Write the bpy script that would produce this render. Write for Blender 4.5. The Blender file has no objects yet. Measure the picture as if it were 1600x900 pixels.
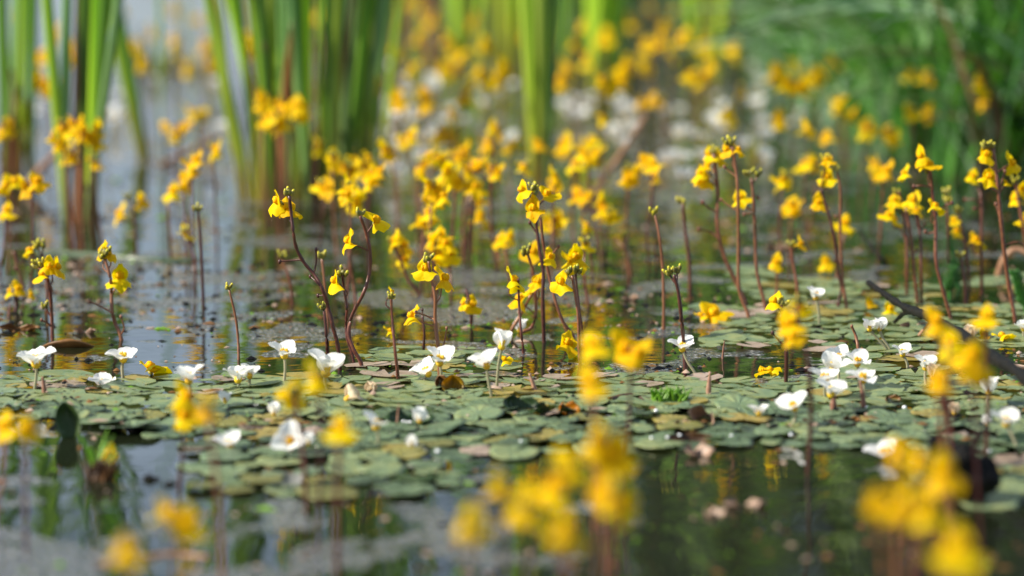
import bpy, math, random
from mathutils import Vector, Matrix, noise
R = math.radians
sc = bpy.context.scene
# ------------------------------------------------------------------ camera, sky, sun, exposure
CAM_H, PITCH, LENS = 0.252, R(8.32), 100.0
FPX = LENS / 36.0 * 1600.0
cd = bpy.data.cameras.new('camera'); cam = bpy.data.objects.new('camera', cd)
sc.collection.objects.link(cam); sc.camera = cam
cam.location = (0, 0, CAM_H); cam.rotation_euler = (math.pi/2 - PITCH, 0, 0)
cd.lens = LENS; cd.sensor_width = 36; cd.clip_start = 0.02; cd.clip_end = 2000
cd.dof.use_dof = True; cd.dof.focus_distance = 1.462; cd.dof.aperture_fstop = 5.6

SUN_EL, SUN_AZ = R(36), R(-100)          # azimuth measured from the view direction (+Y), negative is to the left
sundir = Vector((math.cos(SUN_EL)*math.sin(SUN_AZ), math.cos(SUN_EL)*math.cos(SUN_AZ), math.sin(SUN_EL)))
w = bpy.data.worlds.new('World'); sc.world = w; w.use_nodes = True
nt = w.node_tree; nt.nodes.clear()
sky = nt.nodes.new('ShaderNodeTexSky'); sky.sky_type = 'NISHITA'; sky.sun_disc = False
sky.sun_elevation = SUN_EL; sky.sun_rotation = SUN_AZ; sky.air_density = 1.0; sky.dust_density = 1.0; sky.ozone_density = 1.0
tc = nt.nodes.new('ShaderNodeTexCoord'); mp = nt.nodes.new('ShaderNodeMapping'); mp.inputs['Scale'].default_value = (2.2, 2.2, 9)
cn = nt.nodes.new('ShaderNodeTexNoise'); cn.inputs['Scale'].default_value = 1.6; cn.inputs['Detail'].default_value = 6
cr = nt.nodes.new('ShaderNodeValToRGB'); cr.color_ramp.elements[0].position = .40; cr.color_ramp.elements[1].position = .66
cr.color_ramp.elements[1].color = (.8, .8, .8, 1); cr.color_ramp.elements[0].color = (.1, .1, .1, 1)
mx = nt.nodes.new('ShaderNodeMix'); mx.data_type = 'RGBA'
bg = nt.nodes.new('ShaderNodeBackground'); bg.inputs['Strength'].default_value = 0.062
wo = nt.nodes.new('ShaderNodeOutputWorld')
L = nt.links.new
L(tc.outputs['Generated'], mp.inputs['Vector']); L(mp.outputs[0], cn.inputs['Vector']); L(cn.outputs['Fac'], cr.inputs['Fac'])
L(cr.outputs['Color'], mx.inputs['Factor']); L(sky.outputs[0], mx.inputs[6]); mx.inputs[7].default_value = (7.8, 9.5, 12.0, 1)
L(mx.outputs[2], bg.inputs['Color']); L(bg.outputs[0], wo.inputs['Surface'])
sd = bpy.data.lights.new('sun', 'SUN'); sun = bpy.data.objects.new('sun', sd); sc.collection.objects.link(sun)
sd.energy = 5.0; sd.angle = R(0.5); sd.color = (1.0, 0.93, 0.80)
sun.rotation_euler = sundir.to_track_quat('Z', 'Y').to_euler()
sc.view_settings.view_transform = 'Standard'; sc.view_settings.look = 'None'
sc.view_settings.exposure = 0.78; sc.view_settings.gamma = 1.0; sc.view_settings.use_curve_mapping = False
sc.cycles.use_denoising = True; sc.cycles.max_bounces = 8; sc.cycles.transparent_max_bounces = 8
sc.cycles.sample_clamp_indirect = 6

# ------------------------------------------------------------------ helpers
FWD = Vector((0, math.cos(PITCH), -math.sin(PITCH))); UP = Vector((0, math.sin(PITCH), math.cos(PITCH))); O = Vector((0, 0, CAM_H))
def ray(u, v): return Vector((1, 0, 0))*((u-800)/FPX) + UP*(-(v-450)/FPX) + FWD
def ground(u, v, z=0.0):
    d = ray(u, v); return O + d*((z-CAM_H)/d.z)
def atY(u, v, y):
    d = ray(u, v); return O + d*(y/d.y)
def pxscale(v):                          # pixels per metre on the water at row v
    p = ground(800, v); return FPX/((p-O).dot(FWD))
def project(p):
    q = Vector(p)-O; zd = q.dot(FWD); return 800+FPX*q.x/zd, 450-FPX*q.dot(UP)/zd

def mesh(name, V, F, mats, fm=None, smooth=True):
    m = bpy.data.meshes.new(name); m.from_pydata([tuple(v) for v in V], [], F)
    for x in (mats if isinstance(mats, (list, tuple)) else [mats]): m.materials.append(x)
    if fm: m.polygons.foreach_set('material_index', fm)
    if smooth: m.polygons.foreach_set('use_smooth', [True]*len(m.polygons))
    m.update(); return m
def link(name, data, parent=None, loc=(0,0,0), rot=(0,0,0), scale=1.0):
    o = bpy.data.objects.new(name, data); sc.collection.objects.link(o)
    o.parent = parent; o.location = loc; o.rotation_euler = rot
    o.scale = (scale,)*3 if isinstance(scale, (int, float)) else scale
    return o
def tag(o, label, cat, group=None, kind=None):
    o['label'] = label
    if cat: o['category'] = cat
    if group: o['group'] = group
    if kind: o['kind'] = kind
    return o
class MB:
    def __init__(s): s.V = []; s.F = []; s.M = []
    def add(s, V, F, m=0):
        k = len(s.V); s.V += [Vector(v) for v in V]; s.F += [tuple(i+k for i in f) for f in F]; s.M += [m]*len(F)
    def build(s, name, mats): return mesh(name, s.V, s.F, mats, s.M)
def crom(P, n=5):
    P = [Vector(p) for p in P]
    if len(P) < 3:
        return [P[0].lerp(P[-1], i/n) for i in range(n+1)]
    Q = [P[0]*2-P[1]] + P + [P[-1]*2-P[-2]]; out = []
    for i in range(1, len(Q)-2):
        a, b, c, d = Q[i-1:i+3]
        for k in range(n):
            t = k/n; out.append(.5*((2*b)+(c-a)*t+(2*a-5*b+4*c-d)*t*t+(3*b-a-3*c+d)*t**3))
    out.append(P[-1]); return out
def tube(mb, P, r0, r1, m=0, n=7, knobs=0.0, seed=0, sub=5):
    C = crom(P, sub); V = []; F = []; N = len(C); rnd = random.Random(seed)
    for i, c in enumerate(C):
        t = (C[min(i+1, N-1)]-C[max(i-1, 0)]).normalized()
        a = t.orthogonal().normalized() if abs(t.z) > .97 else t.cross(Vector((0,0,1))).normalized()
        b = t.cross(a); r = r0+(r1-r0)*i/(N-1)
        r *= 1+knobs*(rnd.random()-.4)
        for k in range(n):
            q = 2*math.pi*k/n; V.append(c+a*math.cos(q)*r+b*math.sin(q)*r)
    for i in range(N-1):
        for k in range(n): F.append((i*n+k, i*n+(k+1) % n, (i+1)*n+(k+1) % n, (i+1)*n+k))
    V.append(C[-1]); e = len(V)-1
    for k in range(n): F.append(((N-1)*n+k, (N-1)*n+(k+1) % n, e))
    mb.add(V, F, m)
def blob(mb, c, rx, ry, rz, m=0, nu=8, nv=6, rot=None, bump=0.0, seed=0, freq=1.0):
    V = []; F = []; c = Vector(c)
    for j in range(nv+1):
        th = math.pi*j/nv
        for i in range(nu):
            ph = 2*math.pi*i/nu; p = Vector((math.sin(th)*math.cos(ph), math.sin(th)*math.sin(ph), math.cos(th)))
            k = 1+bump*noise.noise(p*freq+Vector((seed*3.1, seed, 0)))
            p = Vector((p.x*rx, p.y*ry, p.z*rz))*k
            if rot: p = rot @ p
            V.append(c+p)
    for j in range(nv):
        for i in range(nu): F.append((j*nu+i, (j+1)*nu+i, (j+1)*nu+(i+1) % nu, j*nu+(i+1) % nu))
    mb.add(V, F, m)

# ------------------------------------------------------------------ materials
def newmat(name):
    m = bpy.data.materials.new(name); m.use_nodes = True; n = m.node_tree
    return m, n, n.nodes['Principled BSDF'], n.nodes['Material Output']
def ramp(n, fac, stops):
    r = n.nodes.new('ShaderNodeValToRGB'); e = r.color_ramp.elements
    while len(e) < len(stops): e.new(.5)
    for x, (p, c) in zip(e, stops): x.position = p; x.color = (*c, 1)
    n.links.new(fac, r.inputs['Fac']); return r.outputs['Color']
def tnoise(n, scale, detail=4, vec=None, dist=0.0):
    t = n.nodes.new('ShaderNodeTexNoise'); t.inputs['Scale'].default_value = scale; t.inputs['Detail'].default_value = detail
    t.inputs['Distortion'].default_value = dist
    if vec is None:
        c = n.nodes.new('ShaderNodeTexCoord'); vec = c.outputs['Object']
    n.links.new(vec, t.inputs['Vector']); return t.outputs['Fac']
def mixc(n, a, b, f, mode='MIX'):
    x = n.nodes.new('ShaderNodeMix'); x.data_type = 'RGBA'; x.blend_type = mode
    for s, v in ((x.inputs[6], a), (x.inputs[7], b), (x.inputs[0], f)):
        if isinstance(v, bpy.types.NodeSocket): n.links.new(v, s)
        elif isinstance(v, (int, float)): s.default_value = v
        else: s.default_value = (*v, 1)
    return x.outputs[2]
def bumpn(n, h, strength, dist, P):
    b = n.nodes.new('ShaderNodeBump'); b.inputs['Strength'].default_value = strength; b.inputs['Distance'].default_value = dist
    n.links.new(h, b.inputs['Height']); n.links.new(b.outputs[0], P.inputs['Normal']); return b.outputs[0]
def objrand(n): return n.nodes.new('ShaderNodeObjectInfo').outputs['Random']
def translucent(n, P, out, col, f, nrm=None):
    t = n.nodes.new('ShaderNodeBsdfTranslucent'); ms = n.nodes.new('ShaderNodeMixShader'); ms.inputs[0].default_value = f
    if isinstance(col, bpy.types.NodeSocket): n.links.new(col, t.inputs['Color'])
    else: t.inputs['Color'].default_value = (*col, 1)
    if nrm: n.links.new(nrm, t.inputs['Normal'])
    n.links.new(P.outputs[0], ms.inputs[1]); n.links.new(t.outputs[0], ms.inputs[2]); n.links.new(ms.outputs[0], out.inputs['Surface'])
def leafy(name, stops, scale=60, rough=.45, transl=.35, tcol=None, bump=.3, bdist=.0004, rnd_amt=.35, spec=.5, stretch=None, tgain=1.0):
    m, n, P, out = newmat(name)
    vec = None
    if stretch:
        c = n.nodes.new('ShaderNodeTexCoord'); mpn = n.nodes.new('ShaderNodeMapping'); mpn.inputs['Scale'].default_value = stretch
        n.links.new(c.outputs['Object'], mpn.inputs['Vector']); vec = mpn.outputs[0]
    f = tnoise(n, scale, 5, vec)
    ma = n.nodes.new('ShaderNodeMath'); ma.operation = 'MULTIPLY_ADD'; n.links.new(objrand(n), ma.inputs[0]); ma.inputs[1].default_value = rnd_amt; 
    sub = n.nodes.new('ShaderNodeMath'); sub.operation = 'SUBTRACT'; n.links.new(f, sub.inputs[0]); sub.inputs[1].default_value = rnd_amt/2
    n.links.new(sub.outputs[0], ma.inputs[2])
    col = ramp(n, ma.outputs[0], stops)
    n.links.new(col, P.inputs['Base Color']); P.inputs['Roughness'].default_value = rough
    P.inputs['Specular IOR Level'].default_value = spec
    if bump: bumpn(n, f, bump, bdist, P)
    if transl:
        tcx = tcol if tcol else mixc(n, col, (tgain, tgain, tgain*.6), 1.0, 'MULTIPLY')
        translucent(n, P, out, tcx, transl)
    return m

M = {}
M['petal'] = leafy('yellow_petal', [(0.2, (.80, .42, .0)), (.5, (.90, .61, .0)), (.8, (.92, .72, .0))], 260, .6, .45, (1.0, .76, .0), .6, .0004, .5, spec=.15)
M['palate'] = None
m, n, P, out = newmat('orange_palate')
f = tnoise(n, 900, 3); P.inputs['Base Color'].default_value = (0.8, .4, .01, 1)
n.links.new(ramp(n, f, [(.33, (.82, .24, .0)), (.44, (.88, .48, .0)), (.56, (.90, .62, .0))]), P.inputs['Base Color'])
P.inputs['Roughness'].default_value = .6; P.inputs['Specular IOR Level'].default_value = .15; translucent(n, P, out, (1.0, .52, .0), .35); M['palate'] = m
M['stem'] = leafy('dark_red_stem', [(.2, (.055, .013, .008)), (.5, (.125, .036, .020)), (.8, (.21, .085, .038))], 300, .38, 0, None, .4, .0003, .8)
M['dead_stem'] = leafy('tan_dead_stem', [(.2, (.16, .075, .035)), (.5, (.30, .15, .08)), (.8, (.42, .25, .15))], 200, .5, 0, None, .4, .0003, .3)
M['bud'] = leafy('yellow_green_bud', [(.3, (.42, .42, .02)), (.6, (.72, .62, .02))], 500, .45, .2, None, .3)
M['bract'] = leafy('dark_green_bract', [(.3, (.10, .09, .012)), (.7, (.30, .26, .03))], 500, .5, 0, None, .3)
M['white'] = leafy('white_petal', [(.3, (.86, .86, .82)), (.7, (.93, .93, .92))], 300, .55, .38, (.95, .95, .93), .5, .0004, .2)
M['ivory'] = leafy('cream_withered_petal', [(.3, (.55, .36, .22)), (.7, (.82, .70, .52))], 300, .6, .3, (.8, .65, .45), .6, .0006, .4)
M['stamen'] = leafy('yellow_stamens', [(.3, (.75, .42, .02)), (.7, (.88, .62, .03))], 900, .6, .2, None, .6, .0006)
M['stalk'] = leafy('pale_translucent_stalk', [(.3, (.34, .33, .20)), (.7, (.46, .42, .28))], 200, .35, .3, None, .2)
M['red_stalk'] = leafy('pinkish_brown_stalk', [(.3, (.24, .11, .07)), (.7, (.42, .24, .16))], 200, .45, .15, None, .3)

def padmat(name, stops, veins=True, rough=.42, transl=.18, tgain=1.6):
    m, n, P, out = newmat(name)
    c = n.nodes.new('ShaderNodeTexCoord')
    f = tnoise(n, 90, 6, c.outputs['Object'], 1.0)
    wv = n.nodes.new('ShaderNodeVectorMath'); wv.operation = 'ADD'
    ms_ = n.nodes.new('ShaderNodeMath'); ms_.operation = 'MULTIPLY_ADD'; n.links.new(objrand(n), ms_.inputs[0]); ms_.inputs[1].default_value = .55
    s = n.nodes.new('ShaderNodeMath'); s.operation = 'SUBTRACT'; n.links.new(f, s.inputs[0]); s.inputs[1].default_value = .27
    n.links.new(s.outputs[0], ms_.inputs[2])
    col = ramp(n, ms_.outputs[0], stops)
    # dirt specks and decay spots
    v = n.nodes.new('ShaderNodeTexVoronoi'); v.inputs['Scale'].default_value = 170; n.links.new(c.outputs['Object'], v.inputs['Vector'])
    sp = ramp(n, v.outputs['Distance'], [(.10, (1, 1, 1)), (.17, (0, 0, 0))])
    f2 = tnoise(n, 45, 4, c.outputs['Object'])
    sp2 = ramp(n, f2, [(.52, (0, 0, 0)), (.62, (1, 1, 1))])
    spm = mixc(n, sp, sp2, 1.0, 'MULTIPLY')
    col = mixc(n, col, (.06, .045, .02), spm)
    n.links.new(col, P.inputs['Base Color'])
    P.inputs['Specular IOR Level'].default_value = .55
    rr = ramp(n, tnoise(n, 140, 4, c.outputs['Object']), [(.3, (rough-.24,)*3), (.7, (rough+.14,)*3)])
    n.links.new(rr, P.inputs['Roughness'])
    # radiating veins as fine relief
    gr = n.nodes.new('ShaderNodeTexGradient'); gr.gradient_type = 'RADIAL'; n.links.new(c.outputs['Object'], gr.inputs['Vector'])
    mm = n.nodes.new('ShaderNodeMath'); mm.operation = 'MULTIPLY'; mm.inputs[1].default_value = 2*math.pi*13; n.links.new(gr.outputs['Fac'], mm.inputs[0])
    sn = n.nodes.new('ShaderNodeMath'); sn.operation = 'SINE'; n.links.new(mm.outputs[0], sn.inputs[0])
    ad = n.nodes.new('ShaderNodeMath'); ad.operation = 'MULTIPLY_ADD'; n.links.new(f, ad.inputs[0]); ad.inputs[1].default_value = 3.0; n.links.new(sn.outputs[0], ad.inputs[2])
    bumpn(n, ad.outputs[0], .5, .00035, P)
    translucent(n, P, out, mixc(n, col, (tgain, tgain, tgain*.5), 1.0, 'MULTIPLY'), transl)
    return m
M['pad'] = padmat('grey_green_pad', [(.22, (.055, .085, .045)), (.40, (.11, .165, .085)), (.62, (.17, .24, .12)), (.88, (.28, .31, .12))])
M['pad_yellow'] = padmat('yellowing_pad', [(.25, (.17, .17, .05)), (.5, (.26, .24, .06)), (.8, (.36, .27, .07))])
M['pad_dark'] = padmat('dark_and_shaded_pad', [(.25, (.02, .045, .014)), (.5, (.035, .075, .018)), (.8, (.06, .10, .025))], transl=.3)  # own dark tone of scattered pads; painted shade on the upright leaves
M['pad_pink'] = padmat('decaying_pinkish_pad', [(.25, (.13, .09, .06)), (.5, (.26, .19, .14)), (.8, (.38, .29, .23))], transl=.08)
M['gold'] = padmat('translucent_gold_pad', [(.25, (.20, .13, .008)), (.5, (.42, .26, .01)), (.8, (.5, .22, .01))], transl=.55, tgain=1.8)
M['brown'] = leafy('brown_dead_leaf', [(.25, (.05, .022, .008)), (.5, (.16, .07, .018)), (.8, (.28, .13, .03))], 120, .5, .25, None, .6, .001)
M['tan'] = leafy('tan_dead_leaf', [(.25, (.28, .17, .11)), (.5, (.42, .28, .20)), (.8, (.58, .44, .35))], 120, .5, .2, None, .6, .001)
M['char'] = leafy('blackened_wet_wood', [(.3, (.002, .0018, .0015)), (.6, (.005, .004, .003)), (.85, (.02, .012, .008))], 180, .6, 0, None, .8, .002, .1, spec=.2)
M['moss'] = leafy('bright_green_moss', [(.3, (.10, .24, .012)), (.7, (.22, .42, .03))], 300, .4, .4, None, .2, tgain=1.6)
M['mare'] = leafy('deep_green_needles', [(.3, (.02, .10, .02)), (.7, (.06, .22, .03))], 300, .4, .25, None, .2, tgain=1.6)
def reedmat(name, low, mid, hi, top_z=.30):
    m, n, P, out = newmat(name)
    g = n.nodes.new('ShaderNodeNewGeometry'); sx = n.nodes.new('ShaderNodeSeparateXYZ'); n.links.new(g.outputs['Position'], sx.inputs[0])
    mr = n.nodes.new('ShaderNodeMapRange'); mr.inputs['From Max'].default_value = top_z; n.links.new(sx.outputs['Z'], mr.inputs['Value'])
    c = n.nodes.new('ShaderNodeTexCoord'); mpn = n.nodes.new('ShaderNodeMapping'); mpn.inputs['Scale'].default_value = (1, 1, .06)
    n.links.new(c.outputs['Object'], mpn.inputs['Vector'])
    f = tnoise(n, 220, 4, mpn.outputs[0])
    ad = n.nodes.new('ShaderNodeMath'); ad.operation = 'MULTIPLY_ADD'; ad.inputs[1].default_value = .35; n.links.new(f, ad.inputs[0]); n.links.new(mr.outputs[0], ad.inputs[2])
    col = ramp(n, ad.outputs[0], [(.12, low), (.38, mid), (.9, hi)])
    hs = n.nodes.new('ShaderNodeHueSaturation'); n.links.new(col, hs.inputs['Color'])
    mr2 = n.nodes.new('ShaderNodeMapRange'); mr2.inputs['To Min'].default_value = .65; mr2.inputs['To Max'].default_value = 1.3
    n.links.new(objrand(n), mr2.inputs['Value']); n.links.new(mr2.outputs[0], hs.inputs['Value'])
    n.links.new(hs.outputs[0], P.inputs['Base Color']); P.inputs['Roughness'].default_value = .38
    bumpn(n, f, .5, .0006, P)
    translucent(n, P, out, mixc(n, hs.outputs[0], (1.7, 1.7, .8), 1.0, 'MULTIPLY'), .38)
    return m
M['reed'] = reedmat('green_reed_blade', (.30, .21, .03), (.34, .48, .03), (.25, .44, .03))
M['reed_dark'] = reedmat('dark_shaded_reed_blade', (.14, .10, .02), (.13, .25, .02), (.10, .24, .02))  # darker reed copy, also puts the shaded right sides into colour
M['reed_pale'] = reedmat('pale_yellow_green_reed_blade', (.36, .25, .05), (.34, .40, .05), (.26, .40, .05))
M['reed_blue'] = reedmat('blue_green_reed_blade', (.16, .18, .05), (.19, .32, .10), (.18, .33, .14))
M['reed_brown'] = reedmat('brown_reed_sheath', (.20, .09, .04), (.28, .13, .05), (.24, .17, .05))
M['sedge'] = leafy('sedge_green', [(.3, (.015, .07, .010)), (.5, (.05, .17, .02)), (.7, (.12, .30, .04))], 9, .26, .30, None, 0, rnd_amt=.1, tgain=1.6)
M['tree'] = leafy('tree_foliage_shaded_reed', [(.3, (.008, .024, .006)), (.7, (.025, .055, .010))], 1.5, .5, .25, None, 0)
M['sedge_sheen'] = leafy('sedge_sheen', [(.3, (.16, .30, .14)), (.7, (.38, .52, .36))], 9, .3, .3, None, 0, rnd_amt=.1, tgain=1.4)  # pale bluish green puts the blades' sky sheen into colour
M['sedge_dead'] = leafy('sedge_brown', [(.2, (.08, .05, .03)), (.8, (.22, .15, .07))], 14, .5, .1, None, 0, rnd_amt=.1)

# ------------------------------------------------------------------ water with surface film
m, n, P, out = newmat('dark_pond_water')
g = n.nodes.new('ShaderNodeNewGeometry'); pos = g.outputs['Position']
def mapv(sc3, loc=(0,0,0)):
    q = n.nodes.new('ShaderNodeMapping'); q.inputs['Scale'].default_value = sc3; q.inputs['Location'].default_value = loc
    n.links.new(pos, q.inputs['Vector']); return q.outputs[0]
P.inputs['Base Color'].default_value = (.010, .013, .006, 1); P.inputs['Roughness'].default_value = .015; P.inputs['IOR'].default_value = 1.36
P.inputs['Specular IOR Level'].default_value = .75
r1 = tnoise(n, 34, 3, mapv((.5, 1.2, 1)), .4); r2 = tnoise(n, 8, 2, mapv((.7, 1, 1), (3, 1, 0)))
ad = n.nodes.new('ShaderNodeMath'); ad.operation = 'MULTIPLY_ADD'; n.links.new(r2, ad.inputs[0]); ad.inputs[1].default_value = 3.2; n.links.new(r1, ad.inputs[2])
bumpn(n, ad.outputs[0], 1.0, .0005, P)
# the film: greyish algal scum, rough and grainy, in drifts
fl = n.nodes.new('ShaderNodeBsdfPrincipled')
fc = ramp(n, tnoise(n, 420, 5, mapv((1, 1, 1))), [(.36, (.012, .012, .012)), (.45, (.035, .038, .042)), (.56, (.12, .128, .138)), (.68, (.50, .48, .46))])
n.links.new(fc, fl.inputs['Base Color']); fl.inputs['Roughness'].default_value = .22; fl.inputs['Specular IOR Level'].default_value = 1.0; fl.inputs['IOR'].default_value = 1.5
fb = n.nodes.new('ShaderNodeBump'); fb.inputs['Strength'].default_value = .9; fb.inputs['Distance'].default_value = .0030
n.links.new(tnoise(n, 150, 6, mapv((1, .8, 1))), fb.inputs['Height']); n.links.new(fb.outputs[0], fl.inputs['Normal'])
big = tnoise(n, 3.2, 2, mapv((1, .8, 1), (1.7, .4, 0))); fine = tnoise(n, 26, 10, mapv((.8, .75, 1)), .6)
mk = n.nodes.new('ShaderNodeMath'); mk.operation = 'MULTIPLY_ADD'; n.links.new(big, mk.inputs[0]); mk.inputs[1].default_value = .7
spx = n.nodes.new('ShaderNodeSeparateXYZ'); n.links.new(pos, spx.inputs[0])
drift = n.nodes.new('ShaderNodeMapRange'); drift.inputs['From Min'].default_value = 1.30; drift.inputs['From Max'].default_value = 1.75; drift.inputs['To Min'].default_value = -.12; drift.inputs['To Max'].default_value = .075
n.links.new(spx.outputs['Y'], drift.inputs['Value'])
fy = n.nodes.new('ShaderNodeMapRange'); fy.inputs['From Min'].default_value = 1.03; fy.inputs['From Max'].default_value = 1.22; fy.inputs['To Min'].default_value = .30; fy.inputs['To Max'].default_value = 0; n.links.new(spx.outputs['Y'], fy.inputs['Value'])
fx = n.nodes.new('ShaderNodeMapRange'); fx.inputs['From Min'].default_value = .0; fx.inputs['From Max'].default_value = .07; fx.inputs['To Min'].default_value = 1; fx.inputs['To Max'].default_value = 0; n.links.new(spx.outputs['X'], fx.inputs['Value'])
fxy = n.nodes.new('ShaderNodeMath'); fxy.operation = 'MULTIPLY_ADD'; n.links.new(fy.outputs[0], fxy.inputs[0]); n.links.new(fx.outputs[0], fxy.inputs[1]); n.links.new(drift.outputs[0], fxy.inputs[2]); fa = n.nodes.new('ShaderNodeMath'); f16 = n.nodes.new('ShaderNodeMath'); f16.operation = 'MULTIPLY'; f16.inputs[1].default_value = 1.6; n.links.new(fine, f16.inputs[0]); n.links.new(f16.outputs[0], fa.inputs[0]); n.links.new(fxy.outputs[0], fa.inputs[1]); n.links.new(fa.outputs[0], mk.inputs[2])
hf = n.nodes.new('ShaderNodeMath'); hf.operation = 'MULTIPLY'; hf.inputs[1].default_value = .5; n.links.new(mk.outputs[0], hf.inputs[0])
mask = ramp(n, hf.outputs[0], [(.640, (0, 0, 0)), (.665, (.9, .9, .9))])
msh = n.nodes.new('ShaderNodeMixShader'); n.links.new(mask, msh.inputs[0]); n.links.new(P.outputs[0], msh.inputs[1]); n.links.new(fl.outputs[0], msh.inputs[2])
n.links.new(msh.outputs[0], out.inputs['Surface'])
M['water'] = m
V = [(-300, -300, 0), (300, -300, 0), (300, 600, 0), (-300, 600, 0)]
tag(link('water', mesh('water', V, [(0, 1, 2, 3)], M['water'])), 'dark still pond water with drifts of grey scum', None, None, 'structure')

# ------------------------------------------------------------------ cattail / bur-reed blades
def blade_mesh(base, p_ref, L_, width, rnd, droop=.06, thick=.0022, twist=.5, face=0.0):
    d = (p_ref-base).normalized(); N = 16; V = []; F = []
    dr = Vector((d.x*1.0+rnd.uniform(-.25, .25), rnd.uniform(-.3, .3), 0)); dr = dr.normalized() if dr.length > 1e-4 else Vector((1,0,0))
    a0 = face+rnd.uniform(-.5, .5); tw = rnd.uniform(-twist, twist)
    for i in range(N+1):
        t = i/N; c = base + d*(L_*t) + dr*(droop*L_*t**3) - Vector((0,0,1))*(droop*.5*L_*t**4)
        wd = width*(.62+.38*min(1, t*4))*(1-max(0, (t-.55)/.45)**1.6)+.0006
        a = a0+tw*t; ax = Vector((math.cos(a), math.sin(a), 0)); nx = Vector((-math.sin(a), math.cos(a), 0))
        V += [c-ax*wd*.5, c-ax*wd*.2-nx*thick*.5, c+ax*wd*.2-nx*thick*.5, c+ax*wd*.5, c+nx*thick*.75]
    for i in range(N):
        for k in range(5): F.append((i*5+k, i*5+(k+1) % 5, (i+1)*5+(k+1) % 5, (i+1)*5+k))
    F.append(tuple(range(N*5, N*5+5)))
    return V, F
def reed_clump(label, base, blades, seed, group='reed clumps standing in the pond'):
    """blades: (base du px, ref_u at ref_v, ref_v, width px, material, length m)"""
    rnd = random.Random(seed); b = ground(*base); root = link('reed_clump', None, None, b)
    tag(root, label, 'reeds', group); s = pxscale(base[1])
    for (bu, ru, rv, wpx, mat, L_) in blades:
        y = b.y + rnd.uniform(-.03, .03)
        p0 = ground(bu, base[1]); p0.y = y; p0.z = -.03
        pr = atY(ru, rv, y + rnd.uniform(-.02, .02))
        Vv, F = blade_mesh(p0-b, pr-b, L_, wpx/s, rnd)
        link('leaf_blade', mesh('leaf_blade', Vv, F, M[mat]), root)
    return root
G_, D_, P_, B_, W_ = 'reed', 'reed_dark', 'reed_pale', 'reed_blue', 'reed_brown'
reed_clump('reed clump at the left edge with one pale and two dark blades', (35, 285), [
    (24, 28, 0, 22, B_, .75), (42, 52, 0, 15, D_, .7), (4, 2, 0, 18, D_, .6), (12, 8, 60, 12, G_, .5), (34, 38, 0, 12, G_, .6), (26, 30, 150, 13, W_, .13), (46, 44, 200, 14, W_, .10), (12, 16, 190, 12, W_, .12)], 1)
reed_clump('reed clump of bright upright blades beside a pale arched blade', (135, 345), [
    (132, 152, 0, 26, G_, .8), (122, 132, 0, 16, D_, .7), (140, 164, 0, 14, D_, .75), (126, 186, 0, 14, B_, .55), (118, 120, 0, 10, W_, .5), (126, 124, 250, 14, W_, .09), (138, 142, 240, 14, W_, .10), (112, 96, 240, 10, W_, .09), (108, 74, 0, 16, G_, .5), (104, 100, 0, 14, B_, .45)], 2)
reed_clump('pair of leaning blades slanting out of the water right of the left reeds', (236, 246), [
    (236, 178, 30, 20, G_, .5), (242, 196, 60, 14, D_, .42)], 3)
reed_clump('single thin bluish reed blade in the open water left of the middle clump', (254, 200), [(254, 250, 0, 8, B_, .5)], 4)
rr = random.Random(9)
mid = []
for i in range(27):
    bu = 388+i*7+rr.uniform(-9, 9); top = 330+i*10.5+rr.uniform(-26, 26)
    mid.append((bu, top, 0, rr.choice([7, 10, 13, 18]), rr.choice([G_, G_, P_, D_, B_, G_]), rr.uniform(.55, .85)))
mid += [(470, 462, 60, 26, D_, .6), (500, 520, 60, 24, G_, .6), (520, 540, 100, 22, D_, .55), (410, 425, 0, 20, P_, .7), (425, 440, 0, 18, G_, .7), (462, 430, 60, 9, W_, .4), (500, 545, 40, 8, W_, .4),
        (430, 428, 180, 26, W_, .16), (444, 446, 180, 20, W_, .18), (418, 410, 200, 16, W_, .14)]
reed_clump('broad dense clump of green reeds with brown bases in the middle', (455, 312), mid, 5)
reed_clump('short pale stub of a reed blade against the dark middle clump', (488, 318), [(488, 505, 118, 22, P_, .115), (484, 494, 190, 14, W_, .10)], 6)
reed_clump('yellow-green reed blades right beside the broad middle clump', (560, 262), [
    (546, 556, 0, 22, P_, .6), (578, 582, 0, 17, P_, .6), (560, 590, 0, 14, G_, .6), (572, 608, 0, 15, B_, .6), (590, 625, 0, 10, G_, .5), (538, 535, 0, 20, D_, .6), (566, 560, 0, 12, W_, .5)], 7)
reed_clump('dark green reed blades beyond the gap between middle clump and narrow reed', (718, 95), [(716, 712, 0, 24, D_, .5), (724, 738, 0, 22, D_, .5), (730, 752, 0, 10, G_, .5)], 8)
reed_clump('bright yellow-green far reeds left of the narrow reed', (785, 112), [(775, 768, 0, 16, P_, .55), (790, 788, 0, 20, P_, .6), (800, 806, 0, 12, G_, .5)], 10)
reed_clump('narrow upright reed with one lit blade and one blade coloured dark for its shaded side', (842, 285), [
    (838, 818, 0, 15, P_, .8), (841, 842, 0, 17, P_, .8), (850, 872, 0, 12, B_, .7), (852, 856, 0, 13, D_, .8), (836, 832, 60, 12, G_, .6)], 11)  # dark blade paints the shaded right side of this reed
reed_clump('far green reeds just right of the narrow reed', (925, 155), [(880, 884, 0, 18, D_, .6), (905, 908, 0, 16, D_, .6), (932, 925, 0, 22, G_, .6), (945, 958, 0, 24, G_, .6), (938, 978, 0, 15, B_, .6), (920, 940, 0, 14, G_, .6)], 12)
reed_clump('faint far reeds in front of the sedge bank', (1095, 130), [(1085, 1078, 0, 18, G_, .6), (1100, 1106, 0, 20, P_, .6), (1110, 1130, 0, 16, G_, .5), (1092, 1060, 0, 12, B_, .5), (1120, 1165, 0, 12, B_, .5)], 13)
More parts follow.
